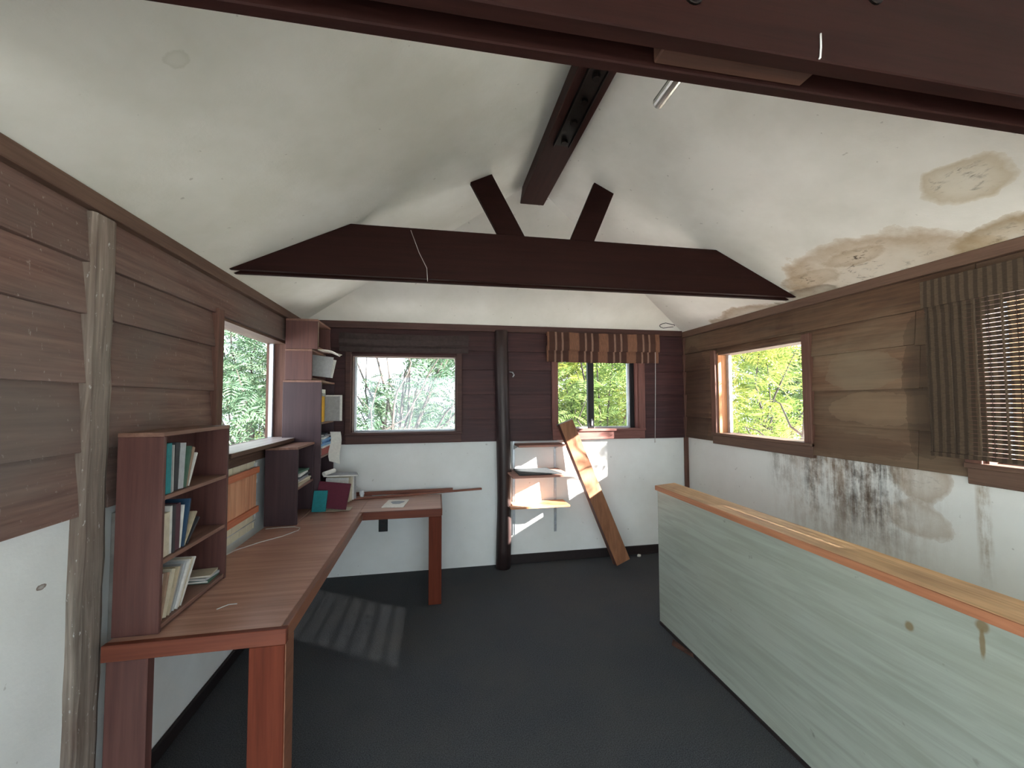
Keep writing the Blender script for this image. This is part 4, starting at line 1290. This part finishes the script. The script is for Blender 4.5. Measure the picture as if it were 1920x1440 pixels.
# seen through the two back windows
tree('leafy_tree', 'cool green feathery tree with bare twigs behind the left back window', 'tree', (-0.9, 6.9, GZ), [((-1.5, 6.6, 0.9), 0.7), ((-0.3, 6.8, 0.8), 0.6), ((0.1, 6.3, 2.2), 0.5), ((-1.7, 7.0, 2.4), 0.45), ((-0.5, 6.6, 2.9), 0.5), ((-0.9, 6.7, 1.5), 0.6), ((0.2, 6.6, 1.3), 0.6)], 420, M['leaf_blue'], 11, trunk_r=0.06, group=GT, twigs=4)
tree('leafy_tree', 'bright green feathery tree straight behind the blind window', 'tree', (2.6, 6.6, GZ), [((2.3, 6.2, 1.7), 0.7), ((3.2, 6.4, 2.2), 0.7), ((2.0, 6.6, 2.9), 0.7), ((3.1, 6.5, 0.9), 0.7), ((2.2, 6.8, 0.6), 0.7), ((1.9, 6.4, 1.2), 0.5)], 560, M['leaf'], 12, group=GT, twigs=3)
tree('leafy_tree', 'yellow-green bush low behind the blind window', 'tree', (3.6, 8.6, GZ), [((2.6, 8.4, 0.5), 0.9), ((4.2, 8.4, 0.9), 0.9), ((3.6, 8.8, 2.4), 1.0), ((4.8, 8.8, 2.0), 1.0), ((3.2, 8.8, 1.4), 0.9), ((2.8, 8.9, 2.8), 0.9)], 800, M['leaf_yellow'], 13, 0.5, 9, 0.16, 0.045, group=GT)
tree('leafy_tree', 'pale green distant tree behind the left back window', 'tree', (-0.6, 10.5, GZ), [((-1.6, 10.3, 0.8), 1.0), ((0.4, 10.5, 0.7), 1.0), ((-0.6, 10.8, 1.4), 0.9), ((1.2, 10.8, 2.4), 0.9), ((-3.6, 10.5, 1.6), 1.2), ((0.2, 10.6, 3.0), 0.9)], 800, M['leaf_blue'], 14, 0.6, 9, 0.19, 0.05, group=GT)
tree('leafy_tree', 'tall dark green tree far behind the blind window', 'tree', (5.2, 12.5, GZ), [((3.6, 12.0, 1.0), 1.3), ((5.6, 12.4, 1.4), 1.3), ((4.4, 12.6, 3.0), 1.3), ((6.6, 12.6, 3.0), 1.4), ((2.8, 12.8, 3.2), 1.2)], 620, M['leaf'], 31, 0.8, 9, 0.27, 0.075, group=GT)
bt = thing('bare_branches', 'bare curving dark branches close outside the left back window', 'branches', (-0.5, 5.45, GZ))
for r_, pts in ((0.022, [(-0.5, 5.45, GZ), (-0.55, 5.45, -0.8), (-0.62, 5.42, 0.6), (-0.54, 5.4, 1.16), (-0.52, 5.4, 1.5), (-0.48, 5.4, 1.68), (-0.35, 5.4, 1.92), (-0.31, 5.4, 2.05), (-0.38, 5.4, 2.2), (-0.5, 5.4, 2.6)]),
                (0.018, [(-0.62, 5.42, 0.6), (-0.78, 5.4, 1.1), (-0.64, 5.4, 1.19), (-0.38, 5.38, 1.34), (-0.18, 5.36, 1.71), (-0.08, 5.36, 1.92), (0.09, 5.36, 2.2), (0.3, 5.36, 2.6)]),
                (0.010, [(-0.78, 5.4, 1.1), (-0.80, 5.42, 1.44), (-0.74, 5.42, 1.71), (-0.645, 5.42, 1.98), (-0.78, 5.42, 2.15), (-0.9, 5.42, 2.4)]),
                (0.010, [(-0.62, 5.42, 0.6), (-0.2, 5.5, 0.9), (0.16, 5.5, 1.23), (0.23, 5.5, 1.5), (0.28, 5.5, 1.92), (0.2, 5.5, 2.3)]),
                (0.006, [(-0.48, 5.4, 1.68), (-0.6, 5.38, 1.8), (-0.8, 5.36, 1.86), (-0.95, 5.36, 1.98)]),
                (0.006, [(-0.18, 5.36, 1.71), (0.0, 5.34, 1.66), (0.2, 5.34, 1.5), (0.35, 5.34, 1.46)]),
                (0.006, [(-0.80, 5.42, 1.44), (-0.95, 5.4, 1.62), (-1.05, 5.4, 1.66)])):
    bm = bmesh.new()
    k = len(pts)
    tube(bm, pts, [r_ * (1 - 0.7 * i / (k - 1)) for i in range(k)], 6)
    obj('branch', bm, M['bark'], bt, smooth=True)
# seen through the left window
tree('leafy_tree', 'grey-green tree filling the left wall window', 'tree', (-3.4, 8.2, GZ), [((-2.9, 7.4, 2.6), 0.8), ((-3.6, 8.4, 2.1), 0.8), ((-2.7, 7.0, 1.5), 0.6), ((-3.9, 8.8, 3.2), 0.9), ((-3.4, 9.2, 1.2), 0.8), ((-3.1, 7.8, 1.9), 0.7)], 760, M['leaf_blue'], 15, group=GT, twigs=3)
tree('leafy_tree', 'dry yellowish bush low outside the left wall window', 'tree', (-3.6, 9.6, GZ), [((-3.2, 9.0, 0.4), 0.9), ((-4.2, 10.2, 0.5), 0.9), ((-4.6, 10.4, 1.6), 1.0)], 280, M['leaf_yellow'], 16, group=GT, twigs=4)
# seen through the right window
tree('leafy_tree', 'sunlit yellow-green bush filling the right wall window', 'tree', (5.2, 5.9, GZ), [((4.4, 5.2, 1.3), 0.6), ((5.2, 5.8, 1.9), 0.7), ((4.8, 5.2, 2.4), 0.5), ((5.4, 6.4, 1.0), 0.8), ((4.6, 5.8, 0.7), 0.6)], 420, M['leaf_yellow'], 17, group=GT, twigs=3)
tree('leafy_tree', 'deep green tree behind the sunlit bush outside the right window', 'tree', (7.2, 7.4, GZ), [((6.6, 7.0, 1.4), 1.0), ((7.4, 7.2, 2.2), 1.1), ((6.4, 7.8, 3.0), 1.0), ((8.0, 7.6, 1.0), 1.0), ((6.6, 6.6, 2.2), 0.9)], 620, M['leaf'], 18, 0.55, 9, 0.18, 0.05, group=GT)
# a loose crown between the sun and the right window: its gaps dapple the sunlight on the back wall
tree('leafy_tree', 'loose tall tree standing to the right of the house', 'tree', (6.7, 0.9, GZ), [((6.4, 0.9, 4.15), 0.45), ((6.7, 0.6, 3.5), 0.45), ((6.2, 1.2, 3.4), 0.3)], 36, M['leaf'], 19, group=GT)

# bare vine hanging by the right window
vn = thing('bare_vine', 'bare curved vine stems just outside the right window', 'vine', (3.1, 3.0, GZ))
for pts in ([(3.15, 3.0, GZ), (3.12, 3.05, 0.6), (3.10, 3.02, 1.25), (3.10, 2.98, 1.55), (3.12, 2.84, 1.75), (3.14, 2.66, 1.86), (3.15, 2.5, 1.90), (3.15, 2.30, 1.88)],
            [(3.10, 3.02, 1.25), (3.08, 3.12, 1.32), (3.08, 3.22, 1.52), (3.10, 3.34, 1.56)],
            [(3.12, 2.84, 1.75), (3.15, 2.72, 1.88), (3.18, 2.62, 2.1), (3.2, 2.6, 2.3)],
            [(3.12, 3.05, 0.6), (3.05, 3.2, 1.1), (2.95, 3.35, 1.27), (2.92, 3.5, 1.3)]):
    bm = bmesh.new()
    k = len(pts)
    tube(bm, pts, [0.012 - 0.008 * i / (k - 1) for i in range(k)], 6)
    obj('stem', bm, M['bark'], vn, smooth=True)

V, Fc = fronds(77, [(Vector((3.35, 2.72, 1.78)), 0.22), (Vector((3.3, 2.95, 2.0)), 0.12)], 7, 0.22, 7, 0.06, 0.02)
me = bpy.data.meshes.new('vine_leaves')
me.from_pydata([tuple(v) for v in V], [], Fc)
me.materials.append(M['leaf_yellow'])
vl = bpy.data.objects.new('vine_leaves', me)
COL.objects.link(vl)
vl.parent = vn
vl.matrix_parent_inverse = Matrix.Translation(-Vector(vn.location))
vl['kind'] = 'stuff'

# verandah post and railing seen below the reed blind
ver = thing('verandah_frame', 'orange verandah post and pale rail beyond the reed blind', 'verandah', (3.6, 1.8, GZ))
bxo('post', M['cedar'], (3.56, 3.66, 1.86, 1.96, GZ, 2.6), ver, 0.004)
bxo('rail', M['alu'], (3.58, 3.64, -0.8, 1.859, 1.13, 1.18), ver, 0.003)
bxo('rail', M['alu'], (3.58, 3.64, -0.8, 1.859, 1.02, 1.06), ver, 0.003)
